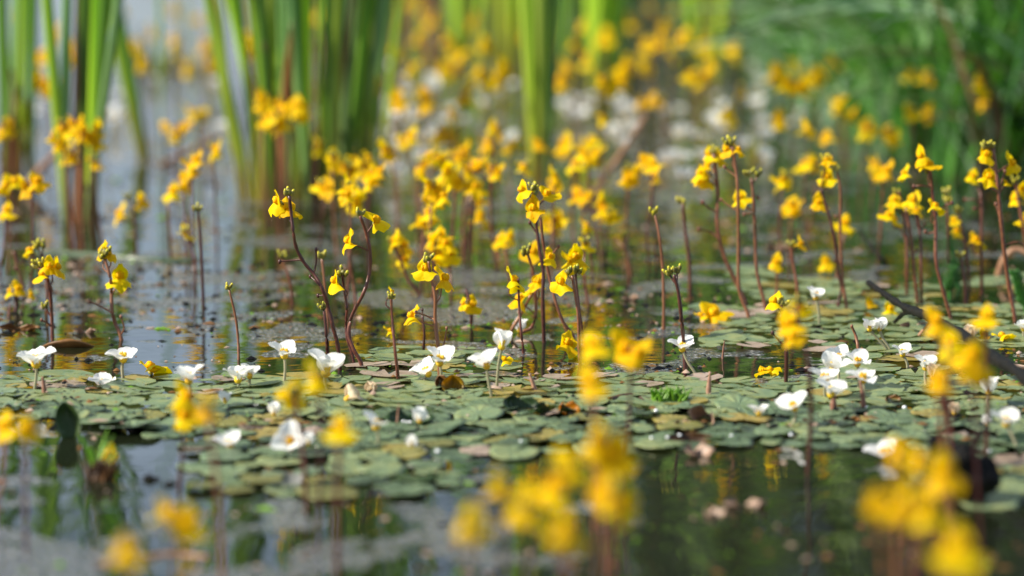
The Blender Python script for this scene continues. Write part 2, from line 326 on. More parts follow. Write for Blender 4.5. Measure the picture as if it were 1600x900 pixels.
reed_clump('short far reed stub standing in open water below the sedges', (1178, 250), [(1176, 1172, 190, 11, G_, .06), (1180, 1186, 200, 8, G_, .05)], 14)

rr = random.Random(91)
reed_clump('low strip of green weeds in the farthest water left of the middle clump', (262, 112), [(196+i*5.2, 196+i*5.2+rr.uniform(-16, 16), 70, rr.choice([5, 7, 9]), rr.choice([G_, P_, D_, G_]), rr.uniform(.04, .09)) for i in range(30)], 33)
# sedge bank on the right: thousands of arching blades, one mass
rnd = random.Random(21); mb = MB()
def sedge(p, H, lean, ang, wd, mi):
    d = Vector((math.cos(ang), math.sin(ang), 0)); s = Vector((-math.sin(ang), math.cos(ang), 0)); V = []; F = []; N = 9
    tw = rnd.uniform(-1.2, 1.2)
    for i in range(N+1):
        t = i/N
        c = p + d*(lean*H*(t**1.8)) + Vector((0,0,1))*(H*(t-.52*lean*t**3.2))
        ww = wd*(1-max(0, t-.3)/.7)**.8*.5+.0003; a = tw*t
        ax = s*math.cos(a)+Vector((0,0,1))*math.sin(a)*.6+d*math.sin(a)*.5
        V += [c-ax*ww, c+Vector((0,0,-.0012))-d*.0008, c+ax*ww]
    for i in range(N):
        F += [(i*3, i*3+1, i*3+4, i*3+3), (i*3+1, i*3+2, i*3+5, i*3+4)]
    mb.add(V, F, mi)
cnt = 0
while cnt < 2900:
    u = rnd.uniform(1165, 2000); v = rnd.uniform(20, 345)
    edge = 95+190*min(1, max(0, (u-1165)/330))**.7
    if v > edge+rnd.gauss(0, 10): continue
    p = ground(u, v)
    if u < 1300 and rnd.random() < .45: continue
    cnt += 1; p.z = -.02
    fr = min(1, (u-1150)/260)
    dead = rnd.random() < .10
    pale = (not dead) and rnd.random() < .24
    sedge(p, (rnd.uniform(.10, .30) if pale else rnd.uniform(.10, .40))*(.6+.5*fr)*(.6 if dead else 1), rnd.uniform(.10, .9) if not pale else rnd.uniform(.55, 1.1), rnd.choice([rnd.uniform(0, 6.28), rnd.uniform(2.4, 4.4), rnd.uniform(-.8, .8)]), rnd.uniform(.004, .009) if rnd.random() < .6 else (rnd.uniform(.011, .020) if pale else rnd.uniform(.009, .014)), 1 if dead else (2 if pale else 0))
tag(link('sedge_grass', mb.build('sedge_grass', [M['sedge'], M['sedge_dead'], M['sedge_sheen']])), 'dense arching green sedge bank filling the right side behind the flowers', 'sedge', None, 'stuff')

# reed bed farther back: seen at the very top and mirrored in the water
rnd = random.Random(44); mb = MB(); cnt = 0
while cnt < 640:
    y = rnd.uniform(3.5, 7.6); u = rnd.uniform(150, 2050); x = (u-800)/FPX*y*1.01
    dens = .006 if u < 340 else (.10 if u < 470 else (.8 if u > 900 else .5))
    if rnd.random() > dens: continue
    if y < 5.2 and (rnd.random() < .72 or not 560 < u < 1180): continue
    cnt += 1; p = Vector((x, y, -.02)); a = rnd.uniform(0, 6.28); H = rnd.uniform(.7, 1.7)*(1 if u > 900 else .75); q = rnd.random()
    mi = 3 if q < .38 else (0 if q < .62 else (1 if q < .72 else 2))
    if u > 860 and rnd.random() < .75: mi = 4  # right-hand blades coloured darker to paint a near-black reflection in the water
    if mi == 3: H *= .6
    Vv, F = blade_mesh(p, p+Vector((rnd.uniform(-.13, .13), rnd.uniform(-.12, .12), 1)), H, rnd.uniform(.012, .026) if y > 5.2 else rnd.uniform(.005, .013), rnd, droop=rnd.uniform(.02, .2)); mb.add(Vv, F, mi)
tag(link('reed_bed', mb.build('reed_bed', [M['reed'], M['reed_dark'], M['reed_pale'], M['reed_brown'], M['tree']])), 'far mixed green and tan reed bed at the back of the pond', 'reeds', None, 'stuff')

# wood on the far shore: stands beyond the picture's top and is mirrored in the dark water
rnd = random.Random(52); mb = MB()
for k in range(17):
    y = rnd.uniform(22, 32); u = 560+k*95+rnd.uniform(-25, 25); 
    if k in (1,): continue
    x = (u-800)/FPX*y; H = rnd.uniform(6.5, 9)*(.8 if u < 860 else 1.3)
    tube(mb, [(x, y, -.1), (x+rnd.uniform(-.3, .3), y, H*.5), (x, y, H*.9)], .16, .04, 1, 7)
    for j in range(1100):
        a = rnd.uniform(0, 6.28); zz = rnd.random(); rad = (.45+1.25*math.sin(math.pi*min(1, .12+zz*.9)))*rnd.random()**.5*(.75+.5*noise.noise(Vector((a, zz*4, k))))
        c = Vector((x+math.cos(a)*rad, y+math.sin(a)*rad, .3+zz*(H-.3))); q = rnd.uniform(.09, .2)
        d1 = Vector((rnd.uniform(-1, 1), rnd.uniform(-1, 1), rnd.uniform(-1, 1))).normalized(); d2 = d1.orthogonal().normalized()
        mb.add([c-d1*q, c+d2*q*.6, c+d1*q, c-d2*q*.6], [(0, 1, 2, 3)], 0)
tag(link('far_woods', mb.build('far_woods', [M['tree'], M['dead_stem']])), 'dark green wood on the far shore mirrored in the lower right water', 'trees', None, 'stuff')

# ------------------------------------------------------------------ bladderwort
def petal_variant(seed):
    rnd = random.Random(seed); mb = MB(); ph = rnd.uniform(0, 6)
    # upper lip
    V = []; F = []; na, ntt = 8, 7; wmax = .0056*rnd.uniform(.85, 1.15); hh = .0128*rnd.uniform(.88, 1.15); fold = rnd.uniform(.0014, .0042); lean = rnd.uniform(-.0015, .003); side_ = rnd.uniform(-.0015, .0015)
    for j in range(ntt+1):
        t = j/ntt
        for i in range(na+1):
            a = -1+2*i/na; ww = wmax*math.sin(math.pi*(.22+.66*t))**.75
            z = .0006+hh*t*(1-.26*a*a*t); y = .0016+.0014*t-fold*a*a*math.sin(math.pi*min(1, t*1.1)+.3)+.0022*t*t*math.sin(ph)
            y += .0006*math.sin(7*a+ph+5*t)*t+lean*t*t; z += .0005*math.sin(8*a+ph)*t; V.append((a*ww+side_*t*t, y, z))
    for j in range(ntt):
        for i in range(na): F.append((j*(na+1)+i, j*(na+1)+i+1, (j+1)*(na+1)+i+1, (j+1)*(na+1)+i))
    mb.add(V, F, 0)
    # lower lip: a skirt with two drooping sides
    V = []; F = []; nph, nr = 18, 6; side = .0102*rnd.uniform(.8, 1.12); front = .0075*rnd.uniform(.62, 1.12); up = rnd.uniform(-.003, .003); dn = rnd.uniform(.95, 1.6); asym = rnd.uniform(-.25, .25)
    for j in range(nr+1):
        rho = j/nr
        for i in range(nph+1):
            phi = R(-118+236*i/nph); sl = abs(math.sin(phi)); r = .0018+(side*sl**1.2+front*(1-sl**1.2)-.0018)*rho
            r *= (1+.07*math.sin(8*phi+ph)*rho)*(1+asym*math.sin(phi)*rho)
            x = r*math.sin(phi); y = -r*math.cos(phi)
            z = .0030-(.0072*(1-.45*sl))*dn*rho**1.35+up*(sl**3)*rho**3+.0013*math.sin(5*phi+ph)*rho**2
            V.append((x, y, z))
    for j in range(nr):
        for i in range(nph): F.append((j*(nph+1)+i, (j+1)*(nph+1)+i, (j+1)*(nph+1)+i+1, j*(nph+1)+i+1))
    mb.add(V, F, 0)
    # spur beneath and calyx behind
    tube(mb, [(0, .001, .002), (0, -.0015, -.001), (0, -.0055, -.003)], .0016, .0005, 0, 6)
    blob(mb, (0, .0022, .0012), .0018, .0012, .0022, 1, 7, 5)
    return mb.build('flower', [M['petal'], M['bract']])
def palate_variant(seed):
    mb = MB()
    blob(mb, (-.0012, -.0012, .0046), .0021, .0026, .0026, 0, 9, 7, None, .35, seed, 2.5); blob(mb, (.0012, -.0012, .0046), .0021, .0026, .0026, 0, 9, 7, None, .35, seed+3, 2.5)
    blob(mb, (0, .0002, .0058), .0022, .0018, .0024, 0, 9, 7)
    return mb.build('palate', [M['palate']])
PET = [petal_variant(i) for i in range(9)]; PAL = [palate_variant(i) for i in range(3)]
def bud_variant(seed, n_=5):
    rnd = random.Random(seed); mb = MB()
    for i in range(n_):
        a = i*2.4+rnd.random(); r = .0016+.0008*rnd.random(); h = .0006+.0012*i*.6
        rot = Matrix.Rotation(rnd.uniform(.2, .6), 3, Vector((-math.sin(a), math.cos(a), 0)))
        c = Vector((math.cos(a)*r, math.sin(a)*r, h))
        blob(mb, c, .00115, .00115, .0019, 1, 7, 6, rot); blob(mb, c+rot @ Vector((0, 0, .0013)), .0009, .0009, .0013, 0, 7, 5, rot)
    blob(mb, (0, 0, .001), .0015, .0015, .002, 1, 7, 5)
    return mb.build('bud_cluster', [M['bud'], M['bract']])
BUD = [bud_variant(i, 3+i % 3) for i in range(5)]
WORT = 0; FSC = .64
ALLW = []
def wort(label, base, pts, fl=(), buds=(), twigs=(), r=.00095, dy=0.0, group='yellow bladderworts', mat='stem', seed=None, fpal=True, name='bladderwort', cat='bladderwort'):
    """base: pixel where the stem meets the water; pts: stem pixels going up; fl: (u, v, yaw deg[, scale]); twigs: pixel polylines"""
    global WORT; r *= .88
    WORT += 1; rnd = random.Random(WORT*7+3 if seed is None else seed)
    b = ground(*base); root = link(name, None, None, b); tag(root, label, cat, group)
    def at(u, v, k=.003): return atY(u, v, b.y+rnd.uniform(-k, k))-b
    mb = MB(); path = [Vector((0, 0, -.02)), Vector((0, 0, 0))]+[at(*q[:2]) for q in pts]
    tube(mb, path, r*1.15, r*.78, 0, 8, .25, WORT)
    C = crom(path, 5)
    for q in twigs:
        pp = [at(*x[:2], .004) for x in q]; pp[0] = min(C, key=lambda c: (c-pp[0]).length).copy()
        tube(mb, pp, r*.5, r*.42, 0, 6); blob(mb, pp[-1], r*.95, r*.95, r*1.3, 0, 6, 5)
    for (u, v, yaw, *s) in fl:
        s = (s[0] if s else 1.0)*FSC; s *= rnd.uniform(.94, 1.06); ya = R(yaw+rnd.uniform(-12, 12)); ti = R(rnd.uniform(-25, 22))
        centre = at(u, v, .006)
        rot = Matrix.Rotation(ya, 3, 'Z') @ Matrix.Rotation(ti, 3, 'X') @ Matrix.Rotation(R(rnd.uniform(-22, 22)), 3, 'Y')
        org = centre - rot @ Vector((0, -.002, .003))*s
        f = link('flower', PET[rnd.randrange(len(PET))], root, org, rot.to_euler(), s)
        link('palate', PAL[rnd.randrange(3)], f)
        back = org + rot @ Vector((0, .003, .001))*s
        low = [c for c in C if c.z < back.z-.002 and c.z > back.z-.03] or [C[-1]]
        j = min(low, key=lambda c: abs((c-back).length-.010))
        midp = (j+back)*.5 + (rot @ Vector((0, .0025, 0)))+Vector((0, 0, -.0015))
        tube(mb, [j, midp, back], r*.46, r*.42, 0, 6)
    for q in buds:
        p = at(*q[:2], .001)-Vector((0, 0, .0012)); sc_ = q[2] if len(q) > 2 else 1.0
        link('bud_cluster', BUD[rnd.randrange(5)], root, p, (rnd.uniform(-.3, .3), rnd.uniform(-.3, .3), rnd.uniform(0, 6)), sc_*.88)
        if (p-C[-1]).length > .003:
            j = min(C, key=lambda c: abs((c-p).length-.006)); tube(mb, [j, (j+p)*.5+Vector((0,0,-.0004)), p], r*.5, r*.5, 0, 6)
    link('stem', mb.build('stem', [M[mat]]), root); ALLW.append(root)
    return root

# --- in focus and nearly so, traced one by one
wort('tall bent bladderwort with two yellow flowers on top and two bare twigs', (531, 578), [(528, 541), (520, 510), (513, 480), (503, 450), (490, 428), (475, 410), (463, 387), (458, 360), (455, 335), (452, 306)],
     [(430, 316, -75, 1.05), (450, 326, 12, 1.1)], [(450, 300)], [[(470, 407), (455, 407), (437, 409)], [(491, 424), (494, 410), (494, 390)], [(502, 448), (494, 440), (485, 432)], [(507, 464), (497, 462)]], .0011)
wort('bladderwort with an S-curved stem, one flower at each side of its bud-tipped top', (566, 575), [(553, 547), (545, 522), (550, 493), (567, 460), (577, 427), (578, 393), (572, 363), (563, 338)],
     [(541, 379, -65, 1.0), (592, 346, 60, 1.05)], [(562, 333)], [], .0011)
wort('bladderwort with one left-facing flower tucked between the two big curved stems', (553, 566), [(543, 530), (541, 505), (542, 480), (538, 455), (535, 430)], [(520, 441, -70, .95)], [(536, 426, 1.2)], [], .0009)
wort('short bladderwort with only a yellow-tipped bud, close left of the curved stems', (512, 552), [(510, 525), (508, 500), (506, 483)], [], [(505, 479, .9)], [], .0010)
wort('slim bladderwort stem with green buds behind the tall bent one', (512, 520), [(511, 480), (507, 440), (503, 403)], [], [(502, 399, 1.1)], [], .001)
wort('dark leaning bladderwort stem with buds left of the tall bent one', (457, 476), [(453, 440), (441, 403)], [], [(441, 400)], [[(446, 408), (460, 406), (470, 404)]], .001)
wort('thin bladderwort stem topped by one large left-facing blur of yellow behind the S-curve', (556, 480), [(552, 440), (545, 396)], [], [], [], .001)
wort('straight single bladderwort stem with a small yellow tip in open water', (622, 595), [(617, 545), (613, 500), (611, 464)], [(614, 457, 80, .5)], [(611, 462, .8)], [], .0009)
wort('bladderwort with two flowers at its top and a third hanging on a long left stalk', (687, 589), [(685, 547), (680, 500), (680, 462), (673, 433), (670, 408)], [(663, 422, -8, 1.0), (698, 437, 48, 1.08), (640, 495, -55, .95)],
     [(669, 405)], [[(682, 475), (688, 462), (690, 446)], [(686, 547), (694, 535), (698, 513)], [(679, 503), (665, 493), (650, 488)]], .00105)
wort('short bare bladderwort stub standing just left of the three-flowered stem', (662, 545), [(663, 520), (660, 492)], [], [], [[(662, 500), (660, 484)]], .0008)
wort('central bladderwort bunch of four yellow flowers crowning a straight dark stem', (850, 535), [(848, 467), (849, 425), (843, 390), (838, 350), (835, 320), (833, 296)],
     [(814, 299, -40, 1.0), (858, 304, 38, 1.05), (832, 328, -18, 1.05)], [(831, 293), (836, 302, .9)], [[(841, 348), (832, 338), (824, 328)], [(838, 362), (832, 355), (828, 348)]], .0011)
wort('leaning bladderwort stem crossing the central bunch with one flower held to its right', (898, 532), [(880, 503), (867, 467), (857, 427), (849, 380), (845, 340)],
     [(861, 403, 30, .9)], [], [[(852, 412), (862, 398), (873, 385)]], .001)
wort('dark bladderwort with green buds and a single left-facing flower right of the central bunch', (907, 580), [(905, 545), (904, 500), (899, 460), (894, 430)], [(874, 443, -55, 1.05)], [(888, 424), (900, 421, 1.1)], [], .0010)
wort('bladderwort with two low left-facing flowers and a hooked base left of the central bunch', (815, 524), [(830, 512), (837, 492), (837, 455), (833, 425), (825, 398)], [(808, 468, -60, 1.1), (838, 441, -15, .9)], [(824, 393, 1.1)], [], .0010)
wort('tan dead stem slanting up to the right across the central bunch', (798, 523), [(812, 495), (830, 460), (845, 428)], [], [], [], .0011, group='dead stems', mat='dead_stem', name='withered_stalk', cat='dead stalk')
wort('solitary bladderwort with only green buds on a sturdy red stem above a white flower', (1071, 588), [(1068, 533), (1065, 500), (1060, 457), (1053, 429)], [], [(1046, 425, .95), (1058, 421, 1.0)], [], .00115)
wort('tall bare bladderwort stem with one yellow-green bud in the gap right of centre', (1037, 515), [(1037, 460), (1035, 410), (1030, 367), (1023, 333)], [], [(1022, 330, 1.1)], [], .00095)
wort('reddish bladderwort stem with a bud, right of the tall bare one', (1078, 467), [(1077, 420), (1072, 370), (1067, 318)], [], [(1066, 315, 1.2)], [], .0012)
wort('thick bladderwort loaded with five yellow flowers left of the sedges', (1165, 476), [(1152, 445), (1132, 400), (1121, 353), (1122, 300), (1115, 240)], [(1107, 242, -45, .85), (1123, 246, 25, .9), (1092, 272, -60, .85), (1101, 283, 15, .95), (1104, 259, -30, .7)],
     [(1114, 236)], [[(1116, 335), (1107, 325), (1098, 316)], [(1120, 370), (1108, 362), (1092, 358)]], .0014)
wort('bladderwort with a yellow-budded head and two flowers beside the loaded stem', (1171, 499), [(1155, 453), (1154, 383), (1153, 300), (1150, 265), (1144, 228)], [(1134, 236, -35, .8), (1155, 234, 55, .75)],
     [(1137, 221), (1143, 222, 1.1)], [[(1150, 280), (1140, 268), (1132, 261)], [(1154, 330), (1140, 322), (1127, 312)]], .0011)
wort('bladderwort with two separate buds above one flower hanging low on its left', (1198, 489), [(1183, 427), (1180, 367), (1178, 320), (1174, 278)], [(1157, 310, -10, .95)], [(1168, 271), (1184, 272, 1.1)],
     [[(1180, 338), (1176, 333), (1163, 335)], [(1178, 305), (1185, 309)]], .0011)
wort('left-hand bladderwort with a crowd of flowers facing right over a low round bud', (82, 532), [(81, 497), (78, 453), (73, 432), (67, 415)], [(64, 430, -60, .9), (78, 418, 20, .85), (91, 420, 65, .95)],
     [(59, 414), (68, 411, 1.1), (72, 477, .8)], [[(80, 450), (82, 440), (81, 425)], [(80, 512), (72, 503), (65, 500)]], .00105)
wort('bladderwort behind the left crowd with one flower at its left and two dark buds', (73, 492), [(74, 455), (71, 430), (66, 395)], [(44, 392, -50, .85)], [(59, 383), (68, 383, 1.1)], [], .0010)
wort('left bladderwort with a big front flower, a budded head and a bare twig', (190, 532), [(180, 505), (175, 485), (174, 455), (172, 433), (163, 402)], [(157, 394, -70, .8), (172, 398, 70, .85), (188, 434, 12, 1.12)],
     [(163, 393, 1.2), (158, 400)], [[(174, 488), (160, 480), (140, 471)], [(192, 527), (194, 512), (189, 495)], [(177, 455), (181, 447)]], .0011)
wort('lone thin stem with a dark hooked bud in open water on the left', (373, 562), [(372, 530), (368, 495), (358, 452)], [], [(357, 448, .75)], [], .0008)
wort('dark bent stub with low fallen yellow flowers at the far left', (25, 486), [(27, 470), (25, 458)], [(13, 456, -70, .7), (29, 452, 40, .75), (49, 461, 40, .5)], [], [], .0012)
wort('knobbly dark stem leaning left behind the low yellow flowers', (37, 462), [(33, 435), (27, 415), (21, 392)], [], [], [[(30, 425), (24, 420)]], .0012)
wort('bladderwort with two flowers and a curved dark stem lying at its foot', (655, 462), [(640, 440), (629, 415), (618, 385)], [(614, 378, -60, 1.0), (632, 385, 30, 1.0), (630, 407, -10, 1.0)], [(610, 377)], [], .0013)
wort('low bladderwort with spreading flowers near the water, right of the three-flowered stem', (736, 512), [(737, 490), (733, 470), (728, 452)], [(723, 476, -60, .6), (738, 478, 20, .9)], [], [], .0009)
wort('short dark red bladderwort topped by a left and a right flower before the sedges', (1228, 600), [(1229, 560), (1227, 520), (1222, 488), (1221, 478)], [(1207, 472, -40, .9)], [(1220, 474, 1.1)], [[(1228, 545), (1215, 530), (1207, 520)]], .0011, dy=0)
wort('tall soft dark bladderwort in front carrying a big double flower', (1262, 742), [(1267, 660), (1266, 600), (1258, 540), (1247, 500), (1245, 478)], [(1232, 508, -15, 1.05), (1240, 527, 15, .85), (1252, 483, 38, .8)], [(1246, 470)], [[(1245, 500), (1238, 510)]], .0010)
wort('dark stem with brown knob behind the front double flower', (1247, 480), [(1245, 445), (1240, 415), (1236, 383)], [(1253, 382, 55, .85)], [(1236, 381)], [], .0011)
wort('short bare dark stem with a round bud among the frogbit at right', (1340, 566), [(1341, 545), (1337, 525), (1332, 512)], [], [], [[(1334, 520), (1331, 510)]], .0010)
wort('thin stem with three yellow flowers leaning left among the right-hand group', (1309, 482), [(1315, 450), (1310, 427), (1303, 367), (1290, 320), (1283, 296)], [(1292, 250, 0, .8), (1292, 278, -20, .9), (1279, 318, 0, .9)], [(1290, 246)], [[(1290, 320), (1284, 300)]], .0011)
wort('upright olive stem beside the leaning three-flowered one', (1323, 484), [(1317, 440), (1313, 367), (1313, 300), (1308, 268)], [], [(1306, 262, .8)], [[(1314, 345), (1306, 338)], [(1316, 412), (1304, 408)]], .0010)
wort('right-hand stem with two left flowers one above the other', (1417, 463), [(1417, 420), (1416, 367), (1410, 325), (1405, 300)], [(1396, 314, -25, .9), (1386, 336, -35, .9), (1399, 345, 30, .8)], [(1404, 300)], [[(1413, 375), (1408, 360), (1400, 352)]], .0011)
wort('right-hand stem under one broad hooded flower', (1434, 477), [(1428, 420), (1423, 367), (1415, 325)], [(1424, 314, -30, 1.1)], [], [[(1425, 400), (1432, 392)]], .0011)
wort('third stem of the crowded right-hand group, with a flower hanging halfway', (1440, 478), [(1439, 420), (1438, 370), (1432, 325)], [(1411, 272, -60, .85), (1432, 330, 10, .6)], [], [[(1439, 360), (1445, 350)]], .0010)
wort('tallest right-hand stem with a large front-facing flower on top', (1486, 502), [(1477, 467), (1463, 410), (1462, 350), (1457, 300), (1454, 268)], [(1454, 257, 10, 1.0), (1438, 246, -40, .85), (1463, 322, 35, .85)], [(1448, 266)], [[(1461, 340), (1472, 325), (1487, 317)], [(1455, 292), (1440, 290), (1428, 291)], [(1462, 360), (1450, 365), (1446, 362)]], .0012)
wort('slim stem with yellow bud tip behind the green water-weed sprig', (1482, 462), [(1482, 420), (1481, 360), (1479, 315)], [], [(1479, 297), (1479, 312)], [], .0009)
wort('stem leaning right behind the weed sprig with two small flowers on its left', (1514, 452), [(1510, 400), (1506, 370), (1498, 332)], [(1491, 345, 0, .6), (1495, 362, -10, .8)], [(1497, 330)], [], .0012)
wort('short dark stem between the weed sprig and the soft yellow flower', (1508, 478), [(1507, 440), (1501, 402)], [], [(1499, 398)], [], .0012)
wort('stem with one hanging yellow flower before the shaded sedge base', (1534, 458), [(1533, 400), (1534, 340), (1532, 300)], [(1526, 375, 20, 1.0), (1519, 276, -10, .85)], [], [[(1533, 320), (1522, 312), (1508, 312)], [(1533, 325), (1522, 326)]], .0012)
wort('tall red stem near the right edge with a bud head and three flowers', (1586, 502), [(1577, 450), (1568, 383), (1560, 300), (1556, 262), (1551, 230)], [(1541, 243, -5, .95), (1545, 278, 0, .95), (1584, 257, 65, 1.0), (1573, 285, 50, .5)], [(1541, 228), (1547, 226)], [[(1564, 340), (1556, 319)], [(1566, 300), (1570, 268)], [(1577, 378), (1590, 378), (1602, 385)]], .0013)
wort('bladderwort cut by the right edge with flowers facing left', (1612, 470), [(1606, 400), (1598, 350), (1590, 305), (1588, 285)], [(1585, 312, -40, .85), (1598, 297, 50, .8), (1602, 345, 0, .8)], [(1586, 281)], [], .0012)
wort('short stem with one flower facing left and one bud before the open right water', (1213, 470), [(1214, 440), (1213, 418)], [(1212, 411, -30, .95)], [], [], .0009)
wort('slender bare stem with a tiny bud, left side over smooth water', (318, 484), [(316, 430), (313, 370), (309, 328)], [], [(308, 325)], [], .0011)
wort('left bladderwort with a right-facing and a drooping left flower over smooth water', (213, 398), [(211, 360), (207, 315)], [(185, 336, -55, 1.2), (223, 313, 50, .9)], [(197, 308)], [], .0013)
wort('bladderwort behind the smooth left water with two bright flowers, taller of the two', (294, 402), [(292, 360), (289, 310)], [(293, 288, 40, 1.05), (285, 280, -20, .8)], [], [], .0014)
wort('bladderwort behind the smooth left water with one bright flower, shorter of the two', (267, 402), [(265, 360), (262, 320)], [(268, 300, -40, 1.1)], [], [], .0010)
wort('thick dark broken stem in shade right of centre-left flowers', (727, 408), [(731, 370), (733, 330), (736, 300)], [(747, 314, 20, 1.0), (752, 338, 30, 1.0)], [], [], .0019)
wort('bladderwort with hanging paired flowers and a stem curving left', (797, 443), [(795, 420), (788, 388)], [(780, 376, -30, .95), (798, 371, 40, .9)], [], [[(795, 425), (783, 410), (778, 395)]], .0011)
wort('pair of thin dark stems with a pale yellow tip right of centre', (985, 430), [(980, 400), (974, 370)], [], [(973, 366)], [[(982, 420), (976, 390), (963, 375)]], .0014)

# --- out of focus plants: flowers (u, v) each plant, grouped by rows
LM = [(250, 'by the left reeds'), (345, 'over the open left water'), (470, 'before the middle clump'), (640, 'right of the middle clump'),
      (770, 'left of the narrow reed'), (900, 'around the narrow reed'), (1040, 'right of the narrow reed'), (1180, 'left of the sedge'), (1400, 'before the left sedge'), (1700, 'before the right sedge')]
far = [  # rows at the very top
 [(275, 18), (270, 8)], [(268, 62), (280, 88), (290, 110)], [(330, 98), (322, 72)], [(65, 88)], [(97, 42), (100, 60)], [(116, 78), (112, 92)], [(5, 28)], [(62, 128), (77, 135)], [(165, 90)], [(388, 82), (384, 62)],
 [(240, 52), (213, 72)], [(600, 30)], [(633, 4), (652, 12)], [(643, 107)], [(693, 100), (700, 60), (706, 76)], [(720, 88), (714, 108), (694, 112)], [(780, 122), (790, 108)], [(767, 128), (750, 116)], [(583, 143), (570, 130)],
 [(620, 158)], [(725, 148)], [(833, 115)], [(883, 117), (870, 130), (890, 106)], [(907, 42)], [(898, 72)], [(943, 127), (955, 138)], [(967, 118), (980, 106), (972, 130)], [(1040, 40), (1034, 58)], [(1027, 68), (1010, 72)], [(1050, 84)],
 [(1017, 12)], [(1090, 121), (1102, 118), (1078, 118)], [(1114, 95)], [(855, 6)], [(1217, 117)], [(1232, 131), (1252, 138)], [(1245, 103)], [(1280, 117), (1274, 126)], [(1303, 96)], [(1425, 117)], [(1450, 120)], [(1533, 133)],
 [(1543, 163), (1538, 152)], [(665, 145), (663, 160)], [(1060, 15)], [(985, 38), (975, 22)], [(800, 30), (792, 18)],
 [(415, 40)], [(452, 70), (460, 62)], [(495, 25)], [(560, 62)], [(575, 15), (584, 22)], [(618, 78)], [(668, 38), (676, 30)], [(655, 62)], [(745, 28), (738, 40)], [(760, 70)], [(820, 60)], [(840, 22), (832, 34)],
 [(925, 18)], [(945, 60), (936, 68)], [(915, 92)], [(1000, 95), (1008, 104)], [(1065, 60)], [(1075, 34), (1084, 28)], [(1100, 70)], [(1130, 30)], [(1145, 75), (1150, 84)], [(30, 60)], [(140, 30)], [(190, 20), (182, 32)], [(225, 100)], [(310, 30)]]
midr = [
 [(7, 200), (0, 214)], [(28, 186), (40, 184)], [(10, 292), (26, 284)], [(60, 284), (42, 290)], ([(97, 206), (84, 216), (110, 196), (92, 224)], (112, 392)), ([(101, 242), (112, 246)], (118, 384)), ([(124, 194), (136, 204), (128, 212)], (130, 388)), ([(148, 204), (153, 224), (140, 216)], (146, 386)), ([(150, 256)], (160, 380)),
 [(258, 198)], [(298, 172), (316, 182), (306, 176)], [(280, 203), (292, 196), (272, 212)], [(335, 235)], [(303, 252), (301, 262)], ([(409, 155), (412, 166)], (420, 352)), ([(438, 162), (444, 172)], (440, 345)), ([(462, 166), (473, 174)], (452, 350)), ([(423, 184), (414, 192), (430, 202), (440, 194)], (430, 356)),
 [(520, 246), (522, 258)], [(540, 262), (545, 278), (552, 268)], [(558, 250), (570, 262), (578, 248)], [(580, 275), (590, 268), (575, 285)], [(546, 294), (540, 305)], [(604, 237), (610, 242)], [(630, 223), (640, 215)], [(498, 291), (510, 296)],
 [(687, 213), (694, 205), (702, 214)], [(680, 247), (690, 250), (668, 242)], [(710, 224), (718, 232), (708, 208)], [(718, 246), (724, 238)], [(738, 260), (746, 256), (730, 264)], [(710, 278), (720, 284), (702, 270)], [(760, 224), (764, 230)],
 [(774, 200), (780, 208)], [(797, 228)], [(770, 262), (773, 270)], [(657, 268), (660, 258)], [(673, 291), (680, 298), (668, 306), (690, 308)], [(707, 174)], [(667, 334), (660, 347), (672, 342)], [(673, 374)], [(687, 370)],
 [(697, 382), (703, 398), (690, 402)], [(744, 293)], [(943, 185)], [(1003, 163), (1016, 158)], [(1030, 160)], [(885, 223), (880, 230)], [(917, 226), (925, 220)], [(923, 246), (914, 238), (930, 240)], [(897, 257)], [(870, 281), (864, 290)],
 [(842, 226)], [(987, 273), (982, 280), (994, 266)], [(1010, 250), (1018, 258)], [(1022, 276)], [(863, 347), (858, 352), (870, 344)], [(940, 320), (945, 328)], [(955, 337)], [(912, 310), (905, 304)], [(918, 353)], [(917, 383)], [(902, 404), (898, 410)],
 [(807, 440)], [(1157, 143)], [(1138, 180), (1140, 190)], [(1217, 182), (1216, 192)], [(1312, 157), (1308, 165)], [(1327, 183), (1332, 176)], [(1353, 203), (1357, 196)], [(1390, 212), (1384, 204), (1396, 218)], [(1424, 178)], [(1452, 180), (1448, 172)],
 [(1262, 203)], [(1253, 257), (1262, 254)], [(1273, 258)], [(1227, 280), (1220, 286)], [(1367, 256), (1376, 262), (1372, 272)], [(1382, 268)], [(1318, 350), (1325, 352)], [(1243, 325), (1234, 322)], [(820, 262)],
 [(555, 320), (560, 300)], [(500, 228)], [(830, 395)], [(292, 424 - 60)], [(8, 330)], [(1290, 215)]]
